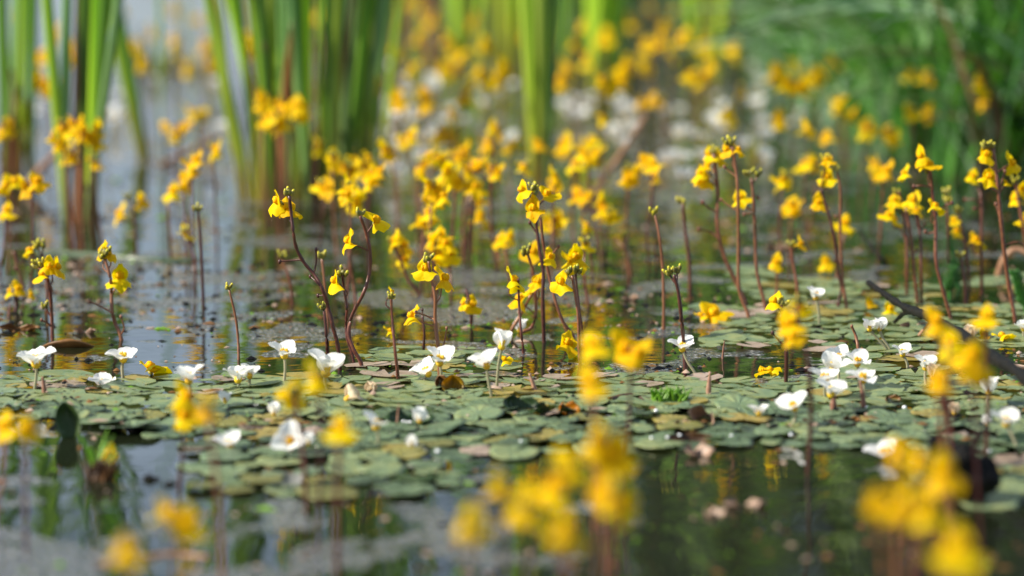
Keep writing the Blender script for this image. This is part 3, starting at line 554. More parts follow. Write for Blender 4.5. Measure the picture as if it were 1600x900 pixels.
near = [  # (flowers, base pixel)
 ([(925, 541)], (930, 830)), ([(980, 547), (992, 554)], (975, 770)), ([(922, 600)], (948, 900)), ([(938, 688), (962, 712)], (960, 1010)),
 ([(460, 616)], (480, 800)), ([(500, 590)], (495, 860)), ([(531, 672)], (528, 900)), ([(294, 622), (290, 652)], (280, 770)),
 ([(320, 640)], (348, 905)), ([(44, 670)], (42, 860)), ([(5, 670)], (-5, 800)), ([(268, 805), (292, 820)], (262, 1020)), ([(200, 862)], (205, 1150)),
 ([(735, 820)], (742, 1130)), ([(786, 764)], (790, 1050)), ([(880, 738), (862, 762)], (885, 1050)), ([(820, 795)], (826, 1090)), ([(889, 828)], (893, 1180)),
 ([(942, 768), (975, 790)], (958, 1080)), ([(1403, 710)], (1400, 980)), ([(1440, 722)], (1430, 1000)), ([(1478, 738)], (1455, 1030)),
 ([(1372, 790)], (1388, 1130)), ([(1424, 785)], (1410, 1120)), ([(1450, 799)], (1430, 1140)), ([(1495, 862)], (1495, 1250)),
 ([(1465, 503)], (1500, 760)), ([(1540, 497)], (1538, 745)), ([(1483, 538)], (1490, 820)), ([(1520, 558), (1528, 578)], (1535, 860)), ([(1465, 595)], (1490, 850))]
def place(rows, rowname, hs, fs=1.0):
    idx = {}
    rows = sorted(rows, key=lambda q: q[0][0][0] if isinstance(q, tuple) else q[0][0])
    for q in rows:
        fl, base = q if isinstance(q, tuple) else (q, None)
        rnd = random.Random(int(fl[0][0]*31+fl[0][1])); ut = sum(f[0] for f in fl)/len(fl); vt = min(f[1] for f in fl)
        if base is None:
            k = (rnd.uniform(.03, .044) if (rowname == 'middle-distance' and vt > 300) else rnd.uniform(*hs))*3.92; vb = (vt+200*k)/(1-k); base = (ut+rnd.uniform(-14, 14), vb)
        where = next(t for lim, t in LM if ut < lim); idx[where] = idx.get(where, 0)+1
        ordn = ['first', 'second', 'third', 'fourth', 'fifth', 'sixth', 'seventh', 'eighth', 'ninth', 'tenth', 'eleventh', 'twelfth', 'thirteenth', 'fourteenth', 'fifteenth'][idx[where]-1]
        num = {1: 'one flower', 2: 'two flowers', 3: 'three flowers', 4: 'four flowers'}[len(fl)]
        label = f"{rowname} bladderwort with {num} {where}, {ordn} from left"
        ub, vb = base; top = (ut+rnd.uniform(-3, 3), vt-4)
        bend = rnd.uniform(-7, 7); pts = [(ub+(top[0]-ub)*t+bend*math.sin(math.pi*t), vb+(top[1]-vb)*t) for t in (.3, .6, .85, 1)]
        wort(label, base, pts, [(u, v, rnd.uniform(-110, 110)*(.45 if rowname == 'close blurred' else 1), rnd.uniform(.9, 1.2)*fs) for u, v in fl], [(top[0], top[1]-2)] if rnd.random() < .6 else [], [], rnd.uniform(.0007, .0011), seed=int(ut*13+vt),
             group={'far': 'far rows of blurred bladderworts', 'middle-distance': 'bladderworts behind the focus', 'close blurred': 'blurred bladderworts in front'}[rowname])
place(far, 'far', (.062, .088), 1.45)
place(midr, 'middle-distance', (.050, .068), 1.08)
place(near, 'close blurred', (.07, .09), 1.0)

# --- fallen flowers lying on the water
def fallen(label, u, v, yaw, s=1.0, z=.002):
    p = ground(u, v); p.z = z; rnd = random.Random(int(u))
    s *= .72; f = link('fallen_flower', PET[rnd.randrange(9)], None, p, (R(rnd.uniform(-60, 30)), R(rnd.uniform(-25, 25)), R(yaw)), s)
    tag(f, label, 'flower', 'fallen yellow flowers'); link('palate', PAL[0], f)
fallen('fallen yellow flower floating left between two white flowers', 240, 586, 60, 1.1)
fallen('fallen yellow flower floating with its mirror image right of centre', 1120, 503, 40, 1.2)
fallen('orange fallen flower head beside the mirrored floating flower', 1098, 503, 90, .7)
fallen('pair-like yellow bits on the frogbit below the front double flower', 1192, 590, 0, .55)
fallen('small orange flower on the frogbit beside yellow bits', 1208, 588, 90, .7)
fallen('upturned bright yellow flower on the water below the leaning stem', 885, 558, 20, 1.15, .004)
fallen('small orange bud floating between two bare stems', 610, 530, 70, .55, .003)
fallen('round orange bud floating right of the white cup flower', 790, 574, 70, .55, .003)
fallen('yellow-brown fallen flower at right among the pads', 1391, 494, 30, .8)
fallen('withered yellow flower floating at the right edge', 1570, 535, 50, .8)
fallen('small orange flower floating near the right edge', 1537, 532, 10, .55)
fallen('orange flower floating on the far right-hand pads', 1292, 428, 0, .8, .006)
fallen('added flower standing for an orange reflection by the brown sprout at lower left', 170, 727, 0, .6, .004)  # added flower takes the place of an orange reflection in the water
fallen('yellow scrap floating before the dark right-hand stick', 1360, 483, 0, .6)

# ------------------------------------------------------------------ frogbit flowers
def fb_petal(seed, wd=.0135, ln=.0135):
    rnd = random.Random(seed); V = []; F = []; na, nl = 8, 7; cup = rnd.uniform(.0018, .0032)
    for j in range(nl+1):
        t = j/nl
        for i in range(na+1):
            a = -1+2*i/na; ww = wd*.5*(math.sin(math.pi*min(.98, .06+.70*t))**.8)
            y = ln*(t-.26*a*a*t)-.0008*abs(a)*t*0; x = a*ww
            z = cup*(a*a)*t*1.1+.0012*math.sin(3.1*t)+.0004*math.sin(9*a+seed+6*t)*t+.0005*noise.noise(Vector((a*2, t*3, seed)))
            V.append((x, y, z))
    for j in range(nl):
        for i in range(na): F.append((j*(na+1)+i, j*(na+1)+i+1, (j+1)*(na+1)+i+1, (j+1)*(na+1)+i))
    return V, F
FBP = []; FBI = []
for i in range(5):
    V, F = fb_petal(i); FBP.append(mesh('petal', V, F, M['white'])); FBI.append(mesh('petal', V, F, M['ivory']))
def stamens_mesh():
    mb = MB(); rnd = random.Random(4)
    blob(mb, (0, 0, -.001), .0026, .0026, .0028, 0, 8, 6)
    for i in range(12):
        a = i*2.4; r = .0011*math.sqrt(i/3); blob(mb, (math.cos(a)*r, math.sin(a)*r, .0016+.0012*rnd.random()), .0007, .0007, .0016, 0, 6, 5)
    return mb.build('stamens', [M['stamen']])
STA = stamens_mesh()
def frog(label, u, v, vb, yaw=None, openang=48, s=1.0, tilt=(0, 0), ub=None, npet=3, withered=False, group='white frogbit flowers'):
    s *= .81; openang = openang-11 if openang < 60 else openang
    b = ground(ub if ub is not None else u, vb); rnd = random.Random(int(u*7+v)); root = link('frogbit_flower', None, None, b); tag(root, label, 'frogbit flower', group)
    c = atY(u, v, b.y)-b; yaw = rnd.uniform(0, 120) if yaw is None else yaw
    rot = Matrix.Rotation(R(tilt[1]), 3, 'Y') @ Matrix.Rotation(R(tilt[0]), 3, 'X') @ Matrix.Rotation(R(yaw), 3, 'Z')
    c0 = c - rot @ Vector((0, 0, .0045*s))
    for k in range(npet):
        q = rot @ Matrix.Rotation(R(120*k+rnd.uniform(-10, 10)), 3, 'Z') @ Matrix.Rotation(R(openang+rnd.uniform(-14, 14)), 3, 'X')
        link('petal', (FBI if withered else FBP)[rnd.randrange(5)], root, c0, q.to_euler(), s*rnd.uniform(.92, 1.05))
    link('stamens', STA, root, c0+rot @ Vector((0, 0, .001)), rot.to_euler(), s)
    if c0.z > .004:
        mb = MB(); tube(mb, [(0, 0, -.01), (0, 0, 0), c0*.55+Vector((rnd.uniform(-.001, .001), 0, 0)), c0], .00085, .00065, 0, 7)
        link('stalk', mb.build('stalk', [M['stalk']]), root)
frog('white frogbit flower at the far left edge over open water', 54, 556, 612, 20, 42, 1.15, (8, -8))
frog('white frogbit flower below the left bladderwort with twig', 192, 552, 592, 90, 40, .95, (10, 0))
frog('soft white frogbit flower above the blurred yellow pair at left', 295, 583, 640, 30, 48, 1.0)
frog('low white frogbit flower sitting on the pads at left', 160, 594, 604, 0, 40, .9)
frog('crumpled white double frogbit flower left of the heart-shaped one', 372, 583, 607, 10, 45, .95)
frog('second crumpled white flower nestled against its left neighbour', 390, 580, 604, 70, 55, .75)
frog('heart-shaped white frogbit flower on a straight stalk', 444, 546, 600, 88, 45, .95, (12, 0), npet=3)
frog('large white frogbit flower behind the blurred yellow pair in the middle', 512, 568, 612, 80, 50, 1.25, (10, 12))
frog('white frogbit flower leaning left, lower of the pair under the three-flowered stem', 664, 575, 598, 80, 42, .95, (5, -28))
frog('white frogbit flower with open cup, upper of the pair under the three-flowered stem', 688, 556, 604, 85, 42, 1.0, (8, 5))
frog('white frogbit flower tipped left before the mirrored yellow strip', 756, 562, 622, 75, 42, .95, (8, -22), ub=768)
frog('upright white frogbit cup on a long pale stalk beside the dead stem', 785, 532, 612, 85, 62, .9, (6, 6), ub=776)
frog('white flower with a yellow heart half hidden behind the dead stem', 812, 509, 520, 40, 60, .75)
frog('crumpled greyish frogbit flower fallen sideways', 548, 617, 630, 10, 50, .8, (0, 40), withered=True)
frog('small half-closed creamy frogbit flower right of the crumpled one', 579, 608, 616, 0, 70, .65, withered=True)
frog('white frogbit flower tipped right with a point, in the front mat', 590, 658, 700, 85, 48, .85, (8, 15), npet=2)
frog('small creamy frogbit flower below the raised green leaf', 656, 650, 668, 20, 66, .7)
frog('soft translucent white flower at left over open water', 357, 688, 706, 85, 40, .85, (6, -8))
frog('open white frogbit flower facing the viewer in the front mat', 453, 686, 712, 0, 35, .95, (48, 0))
frog('small white bud beside the open front flower', 482, 687, 705, 0, 72, .55)
frog('pale cream bud low in the front mat', 643, 692, 706, 0, 75, .5)
frog('white frogbit flower with two raised petals against the sturdy red stem', 1067, 537, 588, 86, 50, .85, (10, 4), ub=1088)
frog('white frogbit flower standing clear on a tall pale stalk right of centre', 1275, 458, 508, 86, 46, .8, (10, 0), ub=1280)
frog('white frogbit flower, left of the touching pair on long crossing stalks', 1359, 508, 548, 60, 58, .7, (4, 0), ub=1386)
frog('white frogbit flower, right of the touching pair on long crossing stalks', 1375, 508, 548, 90, 60, .68, (4, 6), ub=1391)
frog('white frogbit flower with a yellow-green base alone on a short dark stalk', 1411, 547, 574, 88, 48, .75, (8, 2), ub=1418)
frog('topmost translucent white flower of the right-hand cluster', 1311, 554, 600, 80, 50, .75, (15, -4))
frog('white flower in the heart of the right-hand cluster', 1302, 568, 610, 30, 42, 1.0, (8, 4))
frog('left broad white flower of the right-hand cluster', 1289, 585, 625, 80, 40, 1.05, (8, -6))
frog('lowest white flower of the right-hand cluster on a stout pinkish stalk', 1301, 606, 645, 84, 40, .95, (8, 10))
frog('white flower at the right of the cluster with an orange heart', 1341, 560, 610, 85, 46, .85, (12, 6))
frog('low translucent white flower under the right side of the cluster', 1349, 584, 635, 88, 30, .9, (6, 0))
frog('white frogbit flower leaning back alone below the cluster', 1238, 629, 668, 40, 45, .9, (20, -25))
frog('white frogbit flower partly behind the soft yellow flowers on the right', 1447, 566, 605, 86, 48, .85, (12, 0))
frog('withered pinkish frogbit flower under the white one at right', 1458, 582, 612, 20, 60, .7, withered=True)
frog('creamy wilted frogbit flower on a dark stalk at the right', 1545, 604, 642, 30, 62, .8)
frog('white frogbit flower with a pointed tip near the right edge', 1574, 653, 706, 86, 46, .85, (10, 6), ub=1590)
frog('small pale bud left of the pointed right-edge flower', 1542, 658, 672, 0, 75, .5)
frog('white flower floating behind the dark charred stump', 1381, 702, 718, 80, 48, 1.0, (10, -12))
frog('round white petal cup at the right end of the floating log', 1517, 520, 532, 0, 66, .75, withered=True)
frog('small white flower at the right edge above the pads', 1600, 508, 530, 0, 50, .7)
frog('little white frogbit bud flower between the left stems of the front mat', 428, 640, 656, 0, 66, .6)
frog('tiny pale flower low on the mat left of the open front flower', 352, 622, 636, 30, 62, .55)
frog('small white half-open flower on the mat near the right-hand dark stem', 1186, 640, 660, 60, 58, .6)
frog('small creamy flower among the pads in front of the stick', 1492, 640, 658, 20, 60, .55, withered=True)
# far white flowers: too small to show parts
mb = MB()
for k in range(3):
    V, F = fb_petal(k+20); q = Matrix.Rotation(R(120*k), 3, 'Z') @ Matrix.Rotation(R(42), 3, 'X'); mb.add([q @ Vector(v) for v in V], F, 0)
blob(mb, (0, 0, .0015), .0028, .0028, .003, 1); tube(mb, [(0, 0, -.03), (0, 0, 0)], .0009, .0009, 2)
FARF = mb.build('frogbit_flower', [M['white'], M['stamen'], M['stalk']])
rnd = random.Random(77)
spots = [(612, 118), (634, 140), (600, 182), (600, 210), (646, 195), (660, 218), (690, 148), (668, 152), (640, 240), (620, 262), (650, 262), (624, 285), (748, 150), (752, 172), (770, 150), (800, 220), (812, 150), (812, 232), (870, 178), (884, 172), (905, 160), (928, 172), (966, 168), (974, 178), (998, 188), (1010, 192), (1038, 180), (1062, 182), (1060, 222), (1080, 216), (1070, 262), (1084, 250), (1090, 230), (1116, 214), (1046, 268), (1026, 150), (1190, 140), (1186, 160), (1196, 230), (1200, 215), (1130, 148), (1120, 180), (1196, 265), (240, 130), (165, 190), (170, 175), (188, 182), (60, 180), (332, 150), (345, 215), (600, 165), (580, 200), (700, 190), (730, 200), (1240, 200), (1170, 120), (960, 210), (900, 190), (985, 225), (860, 205), (930, 280), (1150, 260), (1060, 290), (560, 300), (690, 170)]
for (u, v) in spots:
    for k in range(2 if rnd.random() < .5 else 1):
        p = ground(u+rnd.uniform(-14, 14), v+14+rnd.uniform(-7, 12)); p.z = rnd.uniform(.008, .02)
        o = link('frogbit_flower', FARF, None, p, (rnd.uniform(-.3, .3), rnd.uniform(-.3, .3), rnd.uniform(0, 6)), rnd.uniform(.6, 1.05))
        wh = next(t for lim, t in LM if u < lim); rw = 'nearer' if v > 200 else 'farther'; tag(o, f'tiny blurred white frogbit flower on the {rw} background water {wh}', 'frogbit flower', f'blurred white flowers, {rw}, {wh}')

# ------------------------------------------------------------------ floating leaves
def pad_mesh(seed, mat, rim=28, rings=5, cup=0.0):
    rnd = random.Random(seed); V = [Vector((0, 0, 0))]; F = []; notch = R(rnd.uniform(12, 26)); ph = [rnd.uniform(0, 6) for _ in range(4)]
    e = rnd.uniform(.88, 1.0); wav = rnd.uniform(.0002, .0009); lift = rnd.uniform(-.0004, .0007)
    for j in range(1, rings+1):
        t = j/rings
        for i in range(rim+1):
            a = notch*.5*t**.4+(2*math.pi-notch*t**.4)*i/rim
            r = .0135*(1+.04*math.sin(2*a+ph[0])+.025*math.sin(5*a+ph[1]))*t
            ed = min(i, rim-i)/rim; r *= (1-.16*math.exp(-(ed/.04)**2)*t)
            z = .0004+wav*math.sin(2*a+ph[2])*t*t+wav*.6*math.sin(5*a+ph[3])*t**3+lift*t**3+cup*t*t+.0003*noise.noise(Vector((math.cos(a)*t*3, math.sin(a)*t*3, seed)))
            V.append(Vector((r*math.cos(a), r*e*math.sin(a), z)))
    n1 = rim+1
    for i in range(rim): F.append((0, 1+i, 2+i))
    for j in range(rings-1):
        for i in range(rim): F.append((1+j*n1+i, 1+(j+1)*n1+i, 2+(j+1)*n1+i, 2+j*n1+i))
    # a thin underside so that edges have thickness
    k = len(V); V += [v-Vector((0, 0, .0004)) for v in V]; F += [tuple(k+i for i in reversed(f)) for f in F]
    o0 = 1+(rings-1)*n1
    for i in range(rim): F.append((o0+i, o0+i+k, o0+i+1+k, o0+i+1))
    return mesh('frogbit_leaf', V, F, M[mat])
PAD = {mt: [pad_mesh(i*5+j, mt) for i in range(nv)] for j, (mt, nv) in enumerate([('pad', 10), ('pad_yellow', 4), ('pad_dark', 3), ('pad_pink', 4)])}
def coverage(u, v):
    if v > 590:
        lim = 660 if u < 200 else (684 if u < 420 else (712 if u < 1010 else (700 if u < 1440 else 790)))
        if v < lim: return 1.0
        if u < 170: return .12 if v < 760 else .05
        if 300 < u < 1000 and v < 775: return .38
        if v < lim+50: return .22
        return .01
    if v > 545: return .50 if u > 560 else .30
    if v > 480: return .62 if u > 1080 else (.38 if u > 380 else .16)
    if v > 400: return .45 if u > 1150 else .18
    if v > 250: return .25 if u > 1000 else .10
    return .18
rnd = random.Random(5); grid = {}; pads = []
def free(p, r, k):
    gx, gy = int(p.x/.03), int(p.y/.03)
    for i in range(gx-2, gx+3):
        for j in range(gy-2, gy+3):
            for (q, rq) in grid.get((i, j), ()):
                if (q-p).length < (r+rq)*k: return False
    return True
for t in range(60000):
    y = 1.02+(7.0-1.02)*rnd.random()**2.2; half = y*.2+.04; x = rnd.uniform(-half, half); p = Vector((x, y, 0)); u, v = project(p)
    if v < -25: continue
    c = coverage(u, v)
    if noise.noise(Vector((x*6, y*5, 3)))*.5+.5 > c+.14*(c > .5)+.02*(c >= 1)*9: 
        if c < 1: continue
    if rnd.random() > c+.2: continue
    r = .0135*(rnd.uniform(.62, 1.12) if rnd.random() < .6 else rnd.uniform(.35, .75))
    if not free(p, r, .60 if c >= 1 else (.74 if v > 400 else .95)): continue
    grid.setdefault((int(x/.03), int(y/.03)), []).append((p, r)); pads.append((p, r, u, v))
vis = [q for q in pads if -30 < q[2] < 1630]
vis.sort(key=lambda q: q[0].y); indiv = vis[:285]; rest = vis[285:]
print('pads', len(pads), len(vis), 'last indiv row', indiv[-1][3])
def zone(u, v):
    side = next(t for l, t in ((150, 'far left edge'), (400, 'left'), (640, 'left of centre'), (900, 'centre'), (1160, 'right of centre'), (1400, 'right'), (9999, 'far right edge')) if u < l)
    if v > 725: return f'open foreground water, {side}', 'front open water'
    if v > 590: return f'dense front mat, {side}', 'front mat'
    if v > 545: return f'water by the sharp stems, {side}', 'focus belt'
    return f'water behind the sharp stems, {side}', 'back belt'
kinds = {'pad': 'grey-green', 'pad_yellow': 'yellowing', 'pad_dark': 'dark green', 'pad_pink': 'decaying pinkish-brown'}
for i, (p, r, u, v) in enumerate(indiv):
    q = rnd.random(); mt = 'pad' if q < .80 else ('pad_yellow' if q < .91 else ('pad_dark' if q < (.99 if v < 605 else .965) else 'pad_pink'))
    s = r/.0135; sz = 'small' if s < .82 else ('broad' if s > 1.05 else 'medium')
    tl = (3.2 if v > 590 else 1.2) if rnd.random() < .84 else (13 if v > 590 else 3.6); tz = 'flat' if tl < 3.3 else 'tilted'
    me = PAD[mt][rnd.randrange(len(PAD[mt]))]
    tx = R(rnd.uniform(-tl, tl)); ty = R(rnd.uniform(-tl, tl))
    o = link('frogbit_leaf', me, None, (p.x, p.y, .0003+rnd.random()*.0016+(.001 if tl > 5 else 0)), (tx, ty, rnd.uniform(0, 6.28)), s)
    zt, zg = zone(u, v)
    tag(o, f'{sz} {tz} {kinds[mt]} frogbit leaf floating in the {zt}', 'floating leaf', f'{sz} {tz} {kinds[mt]} frogbit leaves, {zt}')
mb = MB()
for (p, r, u, v) in rest:
    s = r/.0135; q = rnd.random(); mi = 0 if q < .8 else (1 if q < .9 else 2); rz = rnd.uniform(0, 6.28); n_ = 12; V = [Vector((0, 0, .001))]; F = []; tx, ty = rnd.uniform(-.07, .07), rnd.uniform(-.07, .07); nn = R(24)
    for i in range(n_+1):
        a = nn/2+(2*math.pi-nn)*i/n_; V.append(Vector((.0135*s*math.cos(a), .0135*s*math.sin(a), .0012+rnd.uniform(0, .0008))))
    for i in range(n_): F.append((0, i+1, i+2))
    rt = Matrix.Rotation(rz, 3, 'Z'); mb.add([rt @ v+Vector((p.x, p.y, v.x*tx+v.y*ty)) for v in V], F, mi)
tag(link('frogbit_leaves', mb.build('frogbit_leaves', [M['pad'], M['pad_yellow'], M['pad_pink']])), 'countless small frogbit leaves scattered over the far water', 'floating leaves', None, 'stuff')

# --- leaves with a look of their own
def special(label, u, v, wpx, hpx, mat, yaw=0, lean=12, name='frogbit_leaf', cat='floating leaf', curl=.004, group=None, roll=0):
    """an upturned leaf: stands on its lower edge at pixel (u, v)"""
    b = ground(u, v); s = pxscale(v); W = wpx/s; H = hpx/s; V = []; F = []; na, nh = 12, 10
    for j in range(nh+1):
        t = j/nh
        for i in range(na+1):
            a = -1+2*i/na; ww = W*.5*math.sin(math.pi*(.13+.80*t))**.6
            V.append(Vector((a*ww, -curl*a*a+.0006*math.sin(4*a+3*t)+curl*.6*math.sin(2.5*t), H*t*(1-.04*a*a))))
    for j in range(nh):
        for i in range(na): F.append((j*(na+1)+i, j*(na+1)+i+1, (j+1)*(na+1)+i+1, (j+1)*(na+1)+i))
    k = len(V); V += [x+Vector((0, .0006, 0)) for x in V]; F += [tuple(k+i for i in reversed(f)) for f in F]
    rim = [i for i in range(na+1)]+[j*(na+1)+na for j in range(1, nh+1)]+[nh*(na+1)+i for i in range(na-1, -1, -1)]+[j*(na+1) for j in range(nh-1, 0, -1)]
    for i in range(len(rim)): a_, b_ = rim[i], rim[(i+1) % len(rim)]; F.append((a_, a_+k, b_+k, b_))
    o = link(name, mesh(name, V, F, M[mat]), None, b-Vector((0, 0, .0006)), (R(-lean), R(roll), R(yaw)))
    return tag(o, label, cat, group)
special('oval leaf with shade put in its dark green, standing upright at the left edge of the mat', 112, 684, 40, 60, 'pad_dark', 0, 4, roll=-10)
special('golden translucent upturned leaf below the three-flowered stem', 708, 611, 36, 27, 'gold', 0, 5)
special('curled brown leaf left of the golden upturned one', 689, 606, 22, 22, 'brown', 20, 10, name='dead_leaf', cat='dead leaf')
special('folded dark green leaf peaking from the mat, left of the front yellow blur', 814, 646, 62, 32, 'pad_dark', 10, 35, roll=8)
special('dark curled leaf edge in the mat under the middle blurred flowers', 862, 650, 62, 18, 'pad_dark', -10, 45, curl=.008)
special('yellow-brown translucent leaf rim glowing in the mat', 888, 650, 34, 24, 'gold', 20, 30, curl=.007)
special('oblong orange-brown leaf lying on the right part of the mat', 1078, 690, 76, 17, 'brown', 0, 20, name='dead_leaf', cat='dead leaf', curl=.001)
special('diagonal grey-green half leaf leaning beside the white cluster', 1252, 632, 60, 34, 'pad', 30, 50, roll=20)
special('dark brown curled leaf below the white cluster', 1395, 630, 28, 15, 'brown', 20, 30, name='dead_leaf', cat='dead leaf')
special('brown-black curl of leaf on the mat right of the lowest white flower', 1330, 660, 26, 12, 'brown', 0, 30, name='dead_leaf', cat='dead leaf')
special('raised soft green leaf held above the mat beside a creamy bud', 640, 668, 78, 40, 'pad_dark', 0, 60)
special('brown humped dead leaf on the water below the left crowd', 105, 543, 84, 14, 'brown', 0, 30, name='dead_leaf', cat='dead leaf', curl=-.008)
special('dark brown slab of dead leaf floating at the far left', 30, 517, 66, 12, 'brown', 0, 40, name='dead_leaf', cat='dead leaf')
special('small ribbed tan leaf scrap left of the twig-bearing stem', 133, 521, 36, 9, 'tan', 0, 45, name='dead_leaf', cat='dead leaf')
special('pale curled dead leaf arched over the right mat', 1090, 663, 44, 28, 'tan', -25, 30, name='dead_leaf', cat='dead leaf', curl=.012, roll=30)
special('bleached crumpled scrap left of the arched pale leaf', 1066, 668, 26, 14, 'tan', 10, 30, name='dead_leaf', cat='dead leaf')
special('pink-brown leaf mound at the front edge of the mat', 1098, 716, 46, 40, 'tan', 15, 70, name='dead_leaf', cat='dead leaf', curl=.004)
special('pale tan leaf flake drifting on the dark water at right', 1168, 796, 70, 34, 'tan', 8, 82, name='dead_leaf', cat='dead leaf')
special('small orange-tan flake on the dark water below the pale one', 1124, 808, 34, 30, 'tan', 30, 82, name='dead_leaf', cat='dead leaf')
special('small yellow leaf near the right part of the mat', 1130, 650, 20, 10, 'pad_yellow', 20, 30)
special('pinkish papery scrap on the scum right of centre', 985, 470, 26, 12, 'tan', 0, 45, name='dead_leaf', cat='dead leaf')
special('pale pink leaf flake behind the left twig', 148, 474, 28, 6, 'tan', 0, 60, name='dead_leaf', cat='dead leaf')
special('tan flake behind the green arch of pads on the right', 1215, 390, 40, 12, 'tan', 0, 50, name='dead_leaf', cat='dead leaf')
special('bleached flake at the foot of the black stick', 1430, 512, 50, 9, 'tan', 10, 50, name='dead_leaf', cat='dead leaf')
# --- conical pinkish bud stubs
def stub(label, u, v, hpx, rpx, lean=0):
    b = ground(u, v); s = pxscale(v); h = hpx/s; r = rpx/s; mb = MB()
    tube(mb, [(0, 0, -.004), (0, 0, 0), (lean*h*.5, 0, h*.6), (lean*h, 0, h)], r, r*.25, 0, 8, .3, int(u))
    tag(link('bud_stub', mb.build('bud_stub', [M['red_stalk']]), None, b), label, 'bud', 'pinkish bud stubs')
stub('pinkish conical bud stub in the mat left of the blurred middle flowers', 836, 613, 30, 6, -.3)
stub('pinkish conical stub standing right of the bright moss tuft', 1107, 618, 38, 6, .05)
stub('little dark stub above the right-hand pads', 1129, 560, 28, 2.6, .1)
stub('brown peg on the left mat beside the far-left white flower', 70, 618, 30, 6, -.1)
stub('stout pinkish stalk under the right-hand white cluster', 1302, 645, 34, 8, 0)
stub('dark tapered stalk under the low translucent flower', 1350, 640, 46, 6, -.15)
stub('thin reddish stub left of the golden leaf', 620, 668, 38, 3, .1)
stub('dark stub among the left open water below the crowd', 14, 494, 20, 3, .1)
# --- bright moss tuft, weed sprigs, brown sprout
def tuft(label, u, v, wpx, hpx, mat, n_, name, cat, seed):
    b = ground(u, v); s = pxscale(v); rnd = random.Random(seed); mb = MB()
    for i in range(n_):
        a = rnd.uniform(0, 6.28); r = wpx/s*.5*rnd.random()**.7; p = Vector((math.cos(a)*r, math.sin(a)*r*.6, 0)); h = hpx/s*rnd.uniform(.35, 1)
        d = Vector((rnd.uniform(-.6, .6), rnd.uniform(-.6, .6), 1))*h
        tube(mb, [p, p+d*.5+Vector((0, 0, h*.1)), p+d], .0011, .0002, 0, 5)
    return tag(link(name, mb.build(name, [M[mat]]), None, b), label, cat)
tuft('bright yellow-green moss tuft on the mat', 1045, 628, 58, 24, 'moss', 110, 'moss_tuft', 'moss', 3)
tuft('brown sprout with green shoots in the open lower-left water', 155, 750, 40, 34, 'brown', 60, 'sprout', 'sprout', 4)
tuft('green shoots rising out of the brown sprout', 152, 742, 22, 70, 'moss', 9, 'green_shoots', 'shoots', 5)
tuft('small dark weed tuft in the open water left of the blurred stems', 236, 750, 24, 10, 'char', 26, 'weed_tuft', 'weed', 6)
def sprig(label, pts, base, seed, mat='mare'):
    b = ground(*base); rnd = random.Random(seed); root = link('weed_sprig', None, None, b); tag(root, label, 'water weed', 'mare\'s-tail sprigs')
    path = [Vector((0, 0, -.01)), Vector((0, 0, 0))]+[atY(u, v, b.y)-b for u, v in pts]; mb = MB(); tube(mb, path, .0016, .0009, 0); link('stem', mb.build('stem', [M[mat]]), root)
    C = crom(path, 7); mb = MB()
    for k, c in enumerate(C):
        if c.z < .004: continue
        for i in range(10):
            a = i*.628+k*.3; l = .0055*rnd.uniform(.8, 1.2)*(1-.5*k/len(C)); d = Vector((math.cos(a), math.sin(a), .75))*l
            tube(mb, [c, c+d*.5+Vector((0, 0, -.0006)), c+d], .0006, .0002, 0, 4, sub=2)
    link('leaves', mb.build('leaves', [M[mat]]), root)
sprig('feathery green weed sprig between the right-hand stems', [(1492, 420), (1484, 370), (1478, 312)], (1498, 452), 1)
sprig('dark green feathery weed sprig at the right edge', [(1596, 462), (1590, 440), (1583, 426)], (1604, 490), 2)
sprig('low pale green sprig at the foot of the taller feathery one', [(1484, 448), (1488, 420)], (1484, 466), 3)
# --- sticks
def stick(label, P, r0, r1, mat, knob=.5, extra=(), cat='stick', name='dead_stick', n=9):
    b = P[0].copy(); mb = MB(); tube(mb, [p-b for p in P], r0, r1, 0, n, knob, 5)
    for e in extra: tube(mb, [p-b for p in e[0]], e[1], e[2], 0, 7, .3, 3)
    return tag(link(name, mb.build(name, [M[mat]]), None, b), label, cat, 'dead sticks')
def lift(u, v, row):                      # a point above the water row
    return atY(u, v, ground(u, row).y)
stick('black crooked stick slanting across the right-hand pads', [lift(1660, 640, 745), lift(1600, 588, 700), lift(1550, 556, 660), lift(1500, 520, 620), lift(1450, 494, 572), lift(1425, 486, 545), lift(1400, 472, 525), lift(1380, 458, 510), lift(1357, 442, 496)],
      .0031, .0014, 'char', .5, [([lift(1425, 486, 545), lift(1412, 490, 530), lift(1398, 503, 520)], .0018, .0010), ([lift(1440, 492, 560), lift(1425, 482, 540), lift(1408, 478, 530)], .0024, .0012)])
stick('thin pale twig leaning beside the soft right-hand flower', [lift(1436, 524, 530), lift(1446, 512, 531), lift(1453, 502, 532)], .0009, .0005, 'dead_stem', .3)
stick('blurred mauve dead stem slanting up behind the flowers right of centre', [ground(918, 325), lift(940, 285, 322), lift(975, 235, 318), lift(1010, 180, 315)], .0028, .0016, 'dead_stem', .3)
stick('dark curved stick in the blurred water on the right', [ground(1385, 412), lift(1360, 385, 408), lift(1342, 358, 405)], .0014, .001, 'char', .3)
stick('brown dead stem arched at the far right', [ground(1560, 430), lift(1572, 400, 432), lift(1592, 390, 432), lift(1625, 408, 434)], .0022, .0016, 'dead_stem', .3)
stick('straw-coloured stalk leaning by the left reeds', [ground(40, 300), lift(66, 262, 298), lift(96, 234, 296)], .004, .002, 'dead_stem', .2)
stick('pale straw lying across the left middle water', [ground(250, 258), lift(290, 240, 256), lift(345, 212, 252)], .0025, .002, 'dead_stem', .2)
stick('floating green blade lying flat on the left water', [ground(60, 396), ground(150, 400), ground(240, 407), ground(310, 408)], .0030, .0016, 'pad', .1)
